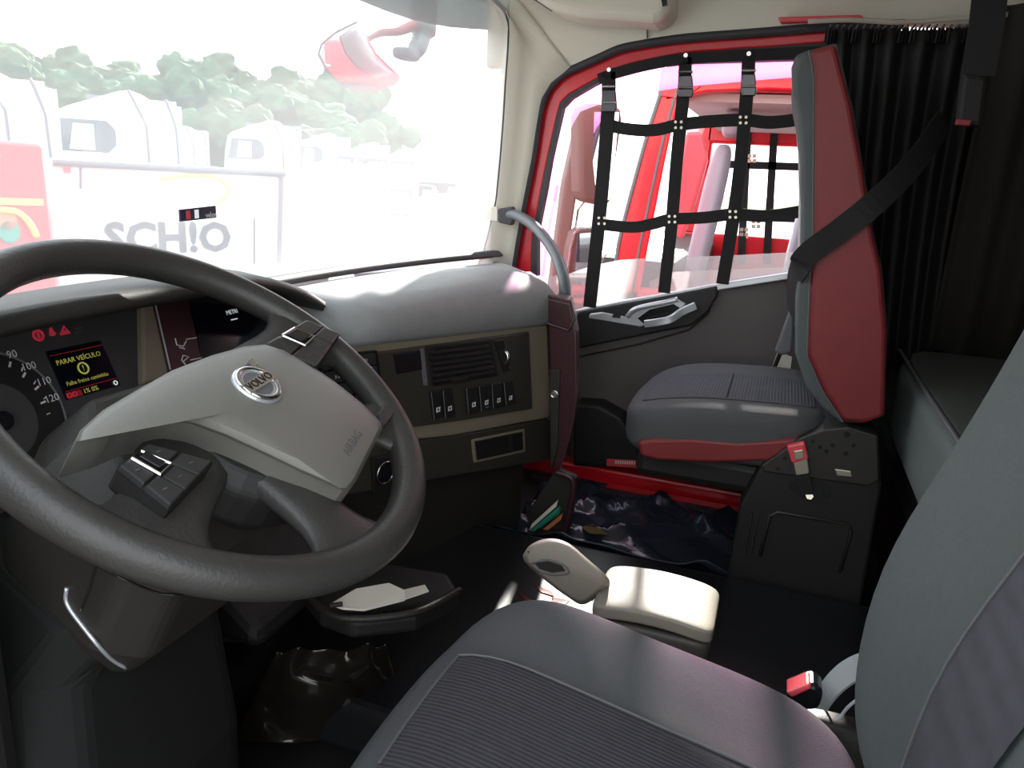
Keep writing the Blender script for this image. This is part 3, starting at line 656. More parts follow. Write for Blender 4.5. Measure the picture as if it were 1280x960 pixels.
# column
sc_ = empty('steering_column', (-.65, .80, .05), 'dark plastic steering column shroud below the wheel', 'steering column')
ax = -wn
def cring(c, w_, h_, u, v): return [V(c)+u*w_*x+v*h_*y for x, y in ((-1, -.6), (-.7, -1), (.7, -1), (1, -.6), (1, .6), (.7, 1), (-.7, 1), (-1, .6))]
rg = [cring(wc+ax*.05+V((-.01, .0, 0)), .085, .085, wu, wv_), cring(wc+ax*.11+V((-.02, -.02, 0)), .125, .105, wu, wv_), cring(wc+ax*.24+V((-.02, -.03, 0)), .125, .11, wu, wv_), cring(wc+ax*.30+V((-.025, -.035, 0)), .105, .09, wu, wv_)]
us = mesh('upper_shroud', loft(rg), 'dark', sc_, bevel=.012, seg=3)
rg = [cring(wc+ax*.22+V((-.03, -.0, 0)), .115, .10, wu, wv_), cring(wc+ax*.33+V((-.05, .0, 0)), .145, .12, wu, UY), cring(V((-.73, .70, .26)), .16, .13, wu, UY), cring(V((-.75, .70, .0)), .17, .14, wu, UY)]
lsd = mesh('lower_shroud', loft(rg), mat('shroud_black', (.005, .005, .0048), .75, spec=.25), sc_, bevel=.015, seg=3)
fu_, fl_ = surf(us), surf(lsd)
def onsh(px, py, h=.002):
    a, b = fu_(px, py, h), fl_(px, py, h); c_ = [q for q in (a, b) if q is not None]
    return min(c_, key=lambda q: (q-CAM).length) if c_ else None
def strip(name, pts, r, m):
    q = [onsh(*p) for p in pts]; q = [p for p in q if p is not None]
    if len(q) > 1: mesh(name, tube(q, r, 6), m, sc_, smooth=True)
def dens(pts, n=14):
    p = [V((*q, 0)) for q in pts]; return [(v.x, v.y) for v in smoothpath(p, n)]
strip('seam_highlight', dens([(83, 735), (84, 755), (105, 785), (135, 820), (157, 835)], 6), .0022, 'satin')  # bright line painting the highlight along the shroud seam
strip('shroud_seam', dens([(122, 700), (112, 735), (101, 764)], 5), .0010, 'blackgl')
strip('shroud_seam', dens([(108, 700), (150, 722), (200, 742), (236, 743)], 5), .0010, 'blackgl')
lv = mesh('column_lever', tube([W(.08, .02, -.06), W(.19, .03, -.07), W(.27, .05, -.07)], [.008, .008, .011], 8), 'blackgl', sc_, smooth=True)

# plastic bag on the pedal plate
N = 44; rows = []
TLc, TRc, BRc, BLc = V((345, 815, 0)), V((482, 806, 0)), V((500, 872, 0)), V((292, 925, 0))
for i in range(N+1):
    r_ = []
    for j in range(N+1):
        a, b = i/N, j/N
        q = TLc.lerp(TRc, b).lerp(BLc.lerp(BRc, b), a)
        q.y += 26*math.sin(math.pi*b)*a
        z = .21-.19*a
        p = PZ(z, q.x, q.y); e_ = math.sin(math.pi*min(1, a*1.05))*math.sin(math.pi*b)
        f_ = b*9+2.4*math.sin(3.1*a+1)+1.2*math.sin(7*b)
        d_ = .035*e_+.020*math.sin(f_*1.6)*(1-.45*a)*min(1, 5*b, 5*(1-b)+.2)+.005*math.sin(17*b-11*a+3*math.sin(5*a))*math.sin(9*a+4*b)
        r_.append(p+V((-.45, -.45, .75))*d_)
    rows.append(r_)
tag(mesh('plastic_bag', sheet(rows), 'bag', smooth=True, solid=.003), 'crumpled shiny black plastic cover over the driver pedals', 'plastic cover')
# passenger footwell sheet
rows = []
for i in range(31):
    r_ = []
    for j in range(31):
        a, b = i/30, j/30; x = .40+.525*a; y = -.02+.62*b
        z = .006+.010*(.5+.5*math.sin(9*a+5*b+2*math.sin(7*b)))*(.5+.5*math.sin(14*b-6*a))+.030*max(0, math.sin(19*a*b+5*a+1))**4+.018*max(0, math.sin(11*b-9*a))**6
        r_.append(V((x, y, z+(.06*(1-a/.12)**2 if a < .12 else 0))))
    rows.append(r_)
fs_ = tag(mesh('floor_sheet', sheet(rows), 'plast', smooth=True, solid=.003), 'wrinkled shiny black plastic sheet covering the passenger footwell', 'floor sheet')
mesh('ribbed_edge', box((.905, -.06, .003), (.935, .66, .016)), mat('ribbed_edge', (.05, .05, .06), .5, wave=(60, 1, 'Y')), fs_)
tq = [PZ(.03, *p) for p in [(727, 660), (740, 656), (752, 663), (760, 669), (748, 668), (736, 667)]]
mesh('torn_hole', prism(tq, (0, 0, .003)), mat('torn_foam', (.12, .08, .02), .9, var=.6, vscale=90), fs_)

# ================================================================== gear selector
gs = empty('gear_selector', (-.25, .10, .10), 'beige and black gear selector lever lit by the sun', 'gear lever')
grf = mat('selector_beige', (.26, .235, .19), .5, bump=(500, .1))
mesh('housing_top', superpad(16, 9, lambda a, b, c: V((-.248+.062*a, .102+.088*b, .352+.015*c-.010*b*b+.004*c*a))), grf, gs, smooth=True)
mesh('housing_base', superpad(14, 9, lambda a, b, c: V((-.248+.060*a, .101+.086*b, .295+.04*c))), mat('selector_skirt', (.06, .053, .044), .5), gs, smooth=True)
mesh('pedestal', box((-.29, .03, .10), (-.21, .16, .28)), 'black', gs, bevel=.01)
GX = -.265
hpx = [(v.x, v.y) for v in smoothpath([V((*q, 0)) for q in [(652, 693), (662, 680), (684, 672), (709, 677), (734, 697), (763, 724), (756, 738), (731, 757), (709, 747), (681, 726), (656, 704), (652, 694)]], 5)]
hd = mesh('lever_grip', loft([[PX(GX+dx, *ps) for ps in [(705+(p[0]-705)*k, 714+(p[1]-714)*k) for p in hpx]] for dx, k in ((-.012, .86), (0, .97), (.03, .97), (.045, .85))]), grf, gs, smooth=True, bevel=.004)
al = smoothpath([PX(GX-.014, *p) for p in [(664, 704), (684, 700), (704, 706), (711, 716), (690, 718), (672, 712), (664, 704)]], 5)
mesh('grip_inlay', tube(al, .0016, 6), 'line', hd, smooth=True)
mesh('grip_button', prism([PX(GX-.013, *p) for p in [(668, 704), (685, 702), (702, 707), (707, 714), (690, 716), (674, 711)]], (.004, 0, 0)), 'dark', hd)
mesh('grip_line', tube(smoothpath([PX(GX-.008, *p) for p in [(660, 690), (690, 686), (715, 697), (748, 732)]], 5), .0015, 6), 'dark', hd)

# ================================================================== driver seat
dsx = -.70
dseat = empty('driver_seat', (dsx, .05, .0), 'grey fabric driver seat in the foreground with ribbed centre panels', 'seat')
def dcush(a, b, c):
    x = dsx+.275*a; y = .075+.25*b
    bol = max(0, abs(a)-.55)/.45
    z = .365+.062*c+.034*(b-.55)
    if c > 0: z += (.022*bol-.012*(1-bol))*c+.012*b*c
    if b > .5: z -= .035*(b-.5)**2*4*.5*(1 if c > 0 else .2)
    y -= .03*a*a*(1 if b > 0 else 0)*max(0, b)
    return V((x, y, z))
cu = mesh('seat_cushion', superpad(22, 5, dcush), 'fab', dseat, smooth=True)
def patch(fn_, a0, a1, b0, b1, off, n=18, k=5, nz=None):
    rows = []
    for i in range(n+1):
        r_ = []
        for j in range(n+1):
            a = a0+(a1-a0)*i/n; b = b0+(b1-b0)*j/n; l = (abs(a)**k+abs(b)**k+1)**(1/k)
            r_.append(fn_(a/l, b/l, 1/l)+off)
        rows.append(r_)
    return rows
ci = patch(dcush, -.50, .44, -.95, .93, V((0, .002, .003)))
mesh('centre_panel', sheet(ci), 'rib', cu, smooth=True)
edge = [ci[i][-1] for i in range(len(ci))]; sidee = [ci[-1][j] for j in range(len(ci[0])-1, -1, -1)]
mesh('seam', tube([p+V((0, 0, .001)) for p in edge[4:]+sidee[1:]], .0016, 5), 'thread', cu)
mesh('seat_base', box((dsx-.2, -.14, .0), (dsx+.2, .24, .31)), 'black', dseat, bevel=.02)
bup = V((0, -.23, .97)).normalized(); bfw = V((0, .97, .23)).normalized(); bo = V((dsx, -.19, .36))
def dback(a, b, c):
    hgt = .40*(b+1); wx = .255*(1-.12*max(0, b)**2-.05*max(0, -b)); bol = max(0, abs(a)-.5)/.5
    f_ = .055*c+(.050*bol*max(0, c)-.012*(1-bol)*max(0, c))*(1 if b < .6 else max(0, 1-(b-.6)*2))
    f_ += .018*math.exp(-((b+.45)/.35)**2)*max(0, c)
    return bo+V((1, 0, 0))*wx*a+bup*hgt+bfw*f_
bk = mesh('backrest', superpad(22, 5, dback), 'fab_l', dseat, smooth=True)
bi = patch(dback, -.36, .18, -.95, .55, bfw*.004)
mesh('back_panel', sheet(bi), 'ribp', bk, smooth=True)
mesh('seam', tube([p+bfw*.001 for p in [bi[-1][j] for j in range(len(bi[0]))]], .0016, 5), 'thread', bk)
# buckle and belt stalk beside the cushion
bq = [PX(-.40, *p) for p in [(978, 868), (1010, 855), (1024, 858), (1030, 870), (1024, 888), (1000, 890)]]
bc = mesh('belt_buckle', prism(bq, (.035, 0, 0)), 'blackgl', dseat, bevel=.006)
mesh('release_button', prism([PX(-.405, *p) for p in [(982, 866), (1011, 855), (1015, 861), (990, 873)]], (.03, 0, 0)), 'lens', bc, bevel=.003)
mesh('lap_belt', band(smoothpath([PX(-.36, *p) for p in [(1022, 900), (1030, 872), (1050, 848), (1075, 833), (1110, 824)]], 6), .035, .003, (.9, .2, .3)), mat('grey_webbing', (.32, .35, .36), .7), dseat)
mesh('adjuster_cover', superpad(10, 4, lambda a, b, c: V((-.385+.02*a, -.15+.05*b, .28+.045*c))), 'dark', dseat, smooth=True)
mesh('adjuster_edge', tube(smoothpath([PX(-.435, *p) for p in [(1050, 897), (1062, 882), (1085, 866), (1100, 862)]], 5), .002, 6), 'satin', dseat)

# ================================================================== passenger seat
ps = empty('passenger_seat', (.65, .05, .0), 'grey passenger seat with red side panels by the door', 'seat')
def pcush(a, b, c):
    bol = max(0, abs(a)-.5)/.5
    y = .075+.235*b-.02*a*a*max(0, b); zt = .495-.045*b*b*(1 if b > 0 else 0)
    zc = .41-.015*b; z = zc+.075*c
    if c > 0: z += c*(.012*bol-.016*(1-bol))-c*.028*max(0, b)**2
    return V((.645+.255*a, y, z))
pc = mesh('seat_cushion', superpad(20, 5, pcush), 'fab', ps, smooth=True)
pi_ = patch(pcush, -.52, .50, -.95, .94, V((0, .001, .003)))
mesh('centre_panel', sheet(pi_), 'ribp', pc, smooth=True)
mesh('seam', tube([pi_[0][j] for j in range(len(pi_[0]))], .0022, 5), 'thread', pc)
mesh('cross_seam', tube([p+V((0, 0, .001)) for p in [pi_[i][9] for i in range(len(pi_))]], .0025, 5), 'black', pc)
rsd = [(797, 553), (815, 549), (863, 548), (922, 553), (982, 549), (1040, 545), (1040, 575), (954, 577), (891, 579), (822, 576), (800, 570)]
mesh('red_side_panel', prism([PX(.388, *p) for p in rsd], (.03, 0, 0)), 'redfab', pc, bevel=.008, seg=3)
mesh('cushion_pan', box((.44, -.14, .27), (.86, .26, .345)), 'black', ps, bevel=.02)
bo_ = [(1006, 61), (995, 66), (989, 82), (990, 110), (996, 140), (1000, 180), (1001, 260), (1000, 320), (994, 380), (994, 445), (1008, 487), (1029, 514), (1052, 533), (1082, 534), (1108, 525), (1112, 414), (1105, 336), (1096, 300), (1083, 219), (1067, 131), (1046, 50)]
prf = [PX(.40, *p) for p in bo_]; cen_ = sum(prf, V())/len(prf)
rg = []
for dx, k in ((0, .90), (.012, .97), (.035, 1.0), (.12, .99), (.20, .96), (.30, .96), (.40, .99), (.475, 1.0), (.50, .9)):
    ring_ = []
    for p in prf:
        q = cen_+(p-cen_)*V((1,)).x if False else V((0, cen_.y+(p.y-cen_.y)*k, cen_.z+(p.z-cen_.z)*(1-(1-k)*.4)))
        top_ = max(0, (p.z-1.0)/.24); tp = .06*top_**2 if dx < .25 else -.06*top_**2
        ring_.append(V((.40+dx+tp*(1-abs(dx-.25)/.25*0)*(0.0 if .1 < dx < .4 else 0), q.y, q.z)))
    rg.append(ring_)
pb = mesh('backrest', loft(rg), 'fab_l', ps, smooth=True, bevel=.004)
rdp = [(1012, 63), (1016, 80), (1018, 100), (1018, 200), (1017, 300), (1013, 351), (1010, 445), (1029, 489), (1054, 527), (1082, 530), (1106, 521), (1109, 414), (1102, 336), (1093, 300), (1080, 219), (1064, 131), (1044, 54)]
rv = mesh('red_side_panel', prism([PX(.388, *p) for p in rdp], (.03, 0, 0)), 'redfab', pb, bevel=.010, seg=3)
mesh('piping', tube([PX(.388, p[0]-1, p[1]) for p in rdp[:9]], .0022, 6), 'thread', pb)
# pedestal
pdx = .376
pedp = [(905, 745), (925, 632), (952, 582), (975, 566), (1000, 548), (1030, 538), (1060, 535), (1098, 545), (1102, 610), (1070, 790)]
pd = mesh('pedestal', prism([PX(pdx, *p) for p in pedp], (.46, 0, 0)), 'black', ps, bevel=.006)
mesh('pressed_panel', tube([PX(pdx-.002, *p) for p in [(950, 695), (962, 645), (972, 640), (1060, 655), (1064, 665), (1050, 715)]], .004, 6), 'dark', pd, smooth=True)
for k in (0, 8): mesh('pressed_rib', tube([PX(pdx-.002, 948-k, 640), PX(pdx-.002, 938-k, 692)], .003, 6), 'dark', pd)
mesh('upper_plate', prism([PX(pdx-.008, *p) for p in [(952, 582), (975, 566), (1000, 548), (1030, 537), (1060, 534), (1097, 545), (1099, 600), (1086, 608), (955, 590)]], (.01, 0, 0)), 'dark', pd, bevel=.003)
for (x, y, r) in [(1059, 543, .006), (1041, 557, .0045), (1033, 564, .0045), (1025, 559, .004), (1067, 557, .004), (1057, 567, .005), (1016, 552, .004), (981, 573, .004), (972, 586, .004), (1032, 615, .009), (992, 608, .009)]:
    mesh('bolt_hole', tube([PX(pdx-.009, x, y), PX(pdx-.0105, x, y)], r, 10), mat('hole_black', (.004, .004, .004), .9), pd)
mesh('zinc_latch', prism([PX(pdx-.012, *p) for p in [(1043, 586), (1064, 589), (1066, 597), (1046, 595)]], (.006, 0, 0)), 'steel', pd, bevel=.002)
mesh('bolt', tube([PX(pdx-.008, 1012, 620), PX(pdx-.022, 1012, 620)], .008, 6), 'steel', pd)
bb = mesh('belt_buckle', prism([PX(pdx-.035, *p) for p in [(983, 558), (1006, 553), (1011, 574), (990, 580)]], (.018, 0, 0)), 'lens', pd, bevel=.004)
mesh('buckle_plate', prism([PX(pdx-.03, *p) for p in [(990, 574), (1009, 571), (1012, 592), (995, 595)]], (.008, 0, 0)), 'steel', bb, bevel=.002)
mesh('buckle_slot', prism([PX(pdx-.037, *p) for p in [(992, 564), (1004, 562), (1005, 573), (994, 575)]], (.003, 0, 0)), 'steel', bb, bevel=.002)
mesh('buckle_stalk', band([PX(pdx-.022, 1003, 592), PX(pdx-.018, 1008, 618)], .028, .006, (0, 1, 0)), 'black', bb)
# seat belt over the backrest
bt = empty('seat_belt', PX(.9, 968, 460), 'black passenger seat belt across the red backrest', 'seat belt')
mesh('shoulder_strap', band(smoothpath([PX(.60, 1180, 150), PX(.45, 1142, 205), PX(.378, 1095, 252), PX(.376, 1050, 288), PX(.378, 1010, 318), PX(.40, 996, 340), PX(.55, 990, 362), PX(.75, 990, 395)], 5), .048, .003, (0.0, .5, .85)), 'strap', bt)
mesh('belt_sleeve', prism([PX(.88, *p) for p in [(987, 388), (993, 395), (990, 440), (978, 445), (968, 440)]], (.03, 0, 0)), 'line', bt, bevel=.006)
mesh('belt_stalk', tube([PX(.90, 975, 442), PX(.92, 962, 474)], .006, 8), 'black', bt)
mesh('belt_tag', prism([PX(.93, *p) for p in [(972, 440), (990, 446), (986, 478), (960, 472)]], (.004, 0, 0)), 'paper', bt)

# ================================================================== bunk, curtain, rear
bz0, bz1 = .385, .575
bkm = empty('bunk_mattress', (0, -.62, bz0), 'grey bunk mattress with dark textured top behind the seats', 'mattress')
mesh('mattress_body', superpad(18, 10, lambda a, b, c: V((-.07+.95*a, -.64+.335*b, .478+.095*c))), 'matt', bkm, smooth=True)
mesh('top_cover', superpad(14, 10, lambda a, b, c: V((-.07+.935*a, -.645+.322*b, .573+.008*c))), 'mattop', bkm, smooth=True)
mesh('piping', tube([V((.85, -.322, .574)), V((.4, -.316, .577)), V((-.9, -.316, .577))], .004, 6), 'line', bkm)
bb_ = empty('sleeper_bunk', (0, -.65, 0), 'dark bunk base below the grey mattress with a glossy front strip', 'bunk')
mesh('base_box', box((-1.05, -.98, .0), (.98, -.36, .375)), 'black', bb_, bevel=.01)
mesh('front_strip', box((-1.0, -.352, .345), (.86, -.318, .382)), 'blackgl', bb_, bevel=.008, seg=3)
mesh('strip_highlight', box((-1.0, -.345, .28), (.86, -.335, .340)), 'dark', bb_, bevel=.003)
ct = empty('curtain', (.95, -.2, .5), 'gathered black curtain hanging by the passenger seat', 'curtain')
rows = []
for i in range(90):
    t = i/89; r_ = []
    for j in range(16):
        s_ = j/15; y = -.03-.36*t; z = 1.345-.85*s_
        y2 = -.10-.27*t-.05*s_; y = y*(1-s_**.8)+y2*s_**.8
        x = .955+(.020+.006*math.sin(3*t))*math.sin(38*t+1.5*math.sin(5*t)+.8*s_)*(.6+.4*s_)
        r_.append(V((x, y, z)))
    rows.append(r_)
mesh('curtain_cloth', sheet(rows), 'curt', ct, smooth=True, solid=.003)
hk = None
for i in range(22):
    y = -.035-.34*i/21
    if hk is None:
        hk = mesh('curtain_hook', tube([V((.955, y, 1.340)), V((.958, y+.003, 1.352)), V((.962, y-.003, 1.362))], .0028, 6), 'line', ct)
    else:
        c = hk.copy(); COL.objects.link(c); c.parent = ct; c.matrix_parent_inverse = hk.matrix_parent_inverse.copy(); c.location = hk.location+V((0, -.34*i/21, 0))
# heading tape ruffle
mesh('heading_tape', sheet([[V((.950+.006*math.sin(i*1.9), -.028-.35*i/140, 1.345+.010*abs(math.sin(i*.9)))), V((.950+.006*math.sin(i*1.9), -.028-.35*i/140, 1.318))] for i in range(141)]), 'curt', ct, solid=.002)
tag(mesh('curtain_rail', tube(smoothpath([PX(.975, 1010, 27), PX(.975, 1060, 25), PX(.972, 1130, 28), PX(.965, 1190, 24), PX(.94, 1260, 18)], 6), .006, 8), mat('rail_white', (.45, .42, .34), .5), smooth=True), 'thin pale curtain rail curving below the roof lining', 'rail')
rc = mesh('rear_curtain', sheet([[V((.93-.12*t+.018*math.sin(40*t), -.40-.58*t, z)) for z in (1.40, 1.1, .8, .57)] for t in [i/50 for i in range(51)]]), 'rear', smooth=True, solid=.003)
tag(rc, 'dark brown curtain at the right end of the bunk', 'curtain')
hs = empty('hanging_strap', (.45, -.30, 1.2), 'wide black strap hanging from the roof above the bunk', 'strap')
mesh('webbing', band([PX(.35, 1240, -30), PX(.35, 1232, 40), PX(.35, 1222, 95)], .055, .004, (0, 1, 0)), 'strap', hs)
sb = mesh('latch', prism([PX(.34, *p) for p in [(1204, 90), (1236, 96), (1228, 160), (1196, 152)]], (.03, 0, 0)), 'curt', hs, bevel=.008)
mesh('red_tab', prism([PX(.335, *p) for p in [(1196, 148), (1216, 150), (1212, 158), (1194, 156)]], (.012, 0, 0)), 'redfab', sb, bevel=.002)
mesh('upper_bunk_edge_x', box((-1.05, -.98, 1.42), (1.02, -.46, 1.5)), 'rear', wr, bevel=.02)
bpy.data.objects['upper_bunk_edge_x'].name = 'upper_shelf'

# ================================================================== mirrors and visor outside
vis = empty('sun_visor', (.3, 1.2, 1.4), 'smoked grey outside sun visor above the windscreen', 'sun visor')
vb = [WS(*p, off=.10) for p in [(430, -6), (465, 6), (494, 19), (550, 33), (600, 37), (634, 38)]]
vb = [V((-.9, 1.0, vb[0].z+.02)), V((0, 1.12, vb[0].z+.02))]+vb
mesh('visor_blade', sheet([[p, p+V((-.0, -.02, .10)), p+V((0, -.05, .22))] for p in rs(vb, 24)]), 'smoke', vis, smooth=True, solid=.005)
fm = empty('front_mirror', WS(450, 70, .28), 'round backed front mirror hanging outside the windscreen', 'mirror')
my = 1.22
def mp(px, py, k=0): return PY(my+k, px, py)
mo = [(398, 68), (402, 55), (420, 40), (445, 28), (455, 42), (470, 68), (500, 97), (492, 106), (468, 114), (445, 115), (424, 104), (408, 88)]
ctr = V((445, 78, 0))
mesh('mirror_housing', loft([[mp(*p, 0) for p in mo], [mp(ctr.x+(p[0]-ctr.x)*.9, ctr.y+(p[1]-ctr.y)*.9, .05) for p in mo], [mp(ctr.x+(p[0]-ctr.x)*.5, ctr.y+(p[1]-ctr.y)*.5, .085) for p in mo]]), 'brownp', fm, smooth=True)
mesh('mirror_glass', prism([mp(ctr.x+(p[0]-ctr.x)*.97, ctr.y+(p[1]-ctr.y)*.97, -.004) for p in mo], (0, -.003, .0)), 'mirror', fm)
mesh('glass_edge', tube([mp(*p, -.005) for p in mo+[mo[0]]], .003, 6), 'brownp', fm)
vs_ = mesh('painted_reflection', loft([[mp(*p, -.009) for p in [(425, 46), (446, 31), (470, 70), (492, 92), (470, 98), (448, 86), (432, 66)]], [mp(*p, -.016) for p in [(432, 50), (446, 38), (466, 72), (484, 90), (468, 93), (452, 82), (438, 66)]]]), mat('reflection_pink', (.55, .40, .40), .3), fm, smooth=True)  # pale pink shape painting what the mirror reflects
am = mesh('mirror_arm', tube(smoothpath([mp(452, 50, .04), mp(472, 40, .05), mp(500, 38, .04), mp(520, 30, .0)], 6), .016, 10), mat('mirror_arm_pink', (.35, .12, .12), .4), fm, smooth=True)
mesh('arm_post', tube(smoothpath([mp(500, 68), mp(520, 62), mp(528, 40), mp(530, 10), mp(532, -25)], 6), [.016]*6+[.03]*6+[.045]*13, 10), mat('mirror_post', (.16, .17, .165), .5), fm, smooth=True)
mesh('arm_foot', superpad(8, 4, lambda a, b, c: mp(508, 68)+V((.055*a, .03*b, .018*c))), 'line', fm, smooth=True)
# side mirrors
sm = empty('side_mirror', PX(1.35, 735, 380), 'tall main mirror outside the passenger window', 'mirror')
hx = 1.34
def sp_(px, py, k=0): return PX(hx+k, px, py)
h1 = [(724, 145), (728, 134), (738, 127), (776, 132), (779, 150), (771, 205), (766, 250), (757, 258), (730, 252), (725, 240)]
mesh('mirror_housing', prism([sp_(*p) for p in h1], (.05, .05, 0)), 'brownp', sm, bevel=.015, seg=3)
mesh('mirror_glass', prism([sp_(*p, -.004) for p in [(743, 140), (774, 140), (768, 205), (763, 250), (746, 250), (741, 200)]], (.003, 0, 0)), 'mirror', sm)
ap = mesh('mirror_arm', prism([PX(1.40, *p) for p in [(722, 155), (738, 155), (722, 240), (706, 350), (700, 400), (684, 400), (692, 330), (706, 225)]], (.05, .03, 0)), 'brownp', sm, bevel=.01)
mesh('arm_edge', tube([PX(1.395, *p) for p in [(733, 248), (722, 262), (710, 340), (706, 380)]], .006, 6), 'chrome', ap)
mesh('arm_bracket', tube([PX(1.42, 693, 385), PX(1.42, 693, 385)+V((-.10, -.02, -.03)), V((1.15, PX(1.42, 693, 385).y-.03, PX(1.42, 693, 385).z-.05))], .03, 8), 'brownp', sm)
wm = empty('wide_angle_mirror', PX(1.35, 725, 380), 'small lower wide angle mirror outside the passenger window', 'mirror')
mesh('mirror_housing', prism([sp_(*p) for p in [(709, 340), (713, 310), (718, 291), (725, 285), (752, 284), (754, 300), (744, 372), (706, 376)]], (.05, .04, 0)), 'brownp', wm, bevel=.012, seg=3)
mesh('mirror_glass', prism([sp_(*p, -.004) for p in [(722, 292), (748, 290), (748, 310), (740, 366), (714, 370)]], (.003, 0, 0)), 'mirror', wm)
mesh('glass_edge', tube([sp_(*p, -.006) for p in [(709, 345), (713, 312), (718, 292), (725, 285), (752, 284)]], .004, 6), 'chrome', wm)

# ================================================================== neighbouring red truck
NX, NF = 2.25, 4.45
nb = empty('red_truck', (3.3, -.2, -1.45), 'bright red truck cab parked right beside the passenger window', 'truck')
def nb_(px, py, x=NX): return PX(x, px, py)
ap_o = rs([nb_(*p) for p in [(756, 420), (774, 300), (792, 230), (810, 165), (828, 110), (834, 92)]], 12)
ap_i = rs([nb_(*p) for p in [(790, 420), (812, 300), (824, 240), (838, 170), (852, 118), (858, 100)]], 12)
mesh('front_pillar', loft([[a, b, b+V((.10, .03, 0)), a+V((.10, .03, 0))] for a, b in zip(ap_o, ap_i)]), 'red', nb, bevel=.01)
mesh('pillar_corner', prism([nb_(*p, NX-.008) for p in [(826, 84), (880, 84), (876, 108), (856, 124), (822, 120)]], (.10, 0, 0)), 'red', nb, bevel=.004)
mesh('pillar_gasket', tube([a+V((-.004, 0, 0)) for a in ap_o], .008, 6), 'line', nb)
mesh('pillar_gasket', tube([a.lerp(b, .72)+V((-.004, 0, 0)) for a, b in zip(ap_o, ap_i)], .006, 6), 'line', nb)
mesh('red_reflection', prism([nb_(*p, 2.22) for p in [(843, 240), (858, 165), (876, 165), (884, 200), (868, 255), (852, 300), (840, 290)]], (.06, 0, 0)), 'lens', nb, bevel=.012)  # solid red strip standing in for a mirrored reflection beside the pillar
yb, yf_ = -.75, ap_o[-1].y
mesh('door_top_rail', loft([[V((NX, y, z)), V((NX, y, z+.05)), V((NX+.10, y, z+.06)), V((NX+.10, y, z))] for y, z in ((ap_o[-1].y, 1.285), (.40, 1.33), (.15, 1.345), (-.3, 1.34), (yb, 1.33))]), 'red', nb, bevel=.008)
mesh('roof', loft([[V((NX+.02+k, yf_+.02-k*.5, z)), V((NF-.02-k, yf_+.02-k*.5, z)), V((NF-.02-k, -1.25, z)), V((NX+.02+k, -1.25, z))] for k, z in ((0, 1.34), (.01, 1.47), (.06, 1.54), (.15, 1.57))]), 'red', nb, bevel=.02)
mesh('headliner', box((NX+.1, -1.2, 1.30), (NF-.1, yf_-.05, 1.335)), 'pinkroof', nb)
mesh('cab_side', box((NX, -1.25, -1.0), (NX+.08, .86, .47)), 'red', nb, bevel=.02)
mesh('rear_side', box((NX, -1.25, .40), (NX+.08, yb+.02, 1.36)), 'red', nb, bevel=.02)
mesh('door_glass', prism([nb_(*p, NX+.03) for p in [(806, 420), (812, 352), (842, 340), (990, 334), (1060, 332), (1060, 420)]], (.004, 0, 0)), 'wdoor', nb)
mesh('far_side_lower', box((NF-.08, -1.25, -1.0), (NF, .86, .62)), 'red', nb, bevel=.02)
mesh('far_pillar_front', box((NF-.08, .55, .6), (NF, .80, 1.36)), 'red', nb, bevel=.02)
mesh('far_pillar_rear', box((NF-.08, -1.25, .6), (NF, -.55, 1.36)), 'red', nb, bevel=.02)
mesh('far_top_rail', box((NF-.08, -.6, 1.22), (NF, .6, 1.36)), 'red', nb, bevel=.02)
mesh('rear_wall', box((NX+.08, -1.25, -.1), (NF-.08, -1.2, 1.34)), 'rear', nb)
mesh('front_panel', box((NX+.02, .84, -1.1), (NF-.02, .92, .58)), 'red', nb, bevel=.03)
mesh('windscreen', sheet([[V((x, .88-.10*abs((x-3.35)/1.1)**3, .56)), V((x, .70-.12*abs((x-3.35)/1.1)**3, 1.35))] for x in [NX+.03+i*.107 for i in range(21)]]), 'wsh', nb, smooth=True)
mesh('cab_floor', box((NX+.05, -1.2, -.08), (NF-.05, .85, -.02)), 'black', nb)
mesh('dash', box((NX+.1, .45, .3), (NF-.1, .84, .60)), 'dark', nb, bevel=.05)
def nseat(x, y):
    s_ = mesh('seat_back', superpad(10, 4, lambda a, b, c: V((x+.20*a, y-.04*c+.045*b, .78+.36*c))), 'lav', nb, smooth=True)
    mesh('headrest', superpad(8, 4, lambda a, b, c: V((x+.11*a, y-.06+.04*b, 1.235+.06*c))), 'lav', s_, smooth=True)
nseat(2.72, PX(2.72, 892, 210).y); nseat(3.85, -.1)
fnx = NF-.10
fw = [((935, 160), (926, 330)), ((968, 160), (958, 330))]
for a, b in fw: mesh('far_net_strap', band([PX(fnx, *a), PX(fnx, *b)], .05, .004, (0, 1, 0)), 'strap', nb)
for y0 in (207, 272): mesh('far_net_strap', band([PX(fnx, 900, y0-2), PX(fnx, 1010, y0+2)], .05, .004, (0, 0, 1)), 'strap', nb)
for x0, y0 in ((940, 198), (945, 280), (930, 290)):
    for dx in (-3, 3):
        for dy in (-3, 3): mesh('rivet', obox(PX(fnx-.01, x0+dx, y0+dy), UY, UZ, UX, .012, .012, .003), 'steel', nb)
for yy in (-.9, .3):
    pass
mesh('front_wheel', loft([[V((NX+dx, -.1+.50*k*math.cos(a), -.95+.50*k*math.sin(a))) for a in [i*math.pi/12 for i in range(24)]] for dx, k in ((.02, .8), (.05, 1), (.3, 1), (.33, .8))]), 'tyre', nb)

# ================================================================== yard outside
struct(mesh('ground', box((-60, -60, -1.55), (160, 160, -1.45)), 'asph'))
def at(px, py, D):
    r = ray(px, py); return CAM+r*(D/math.hypot(r.x, r.y))
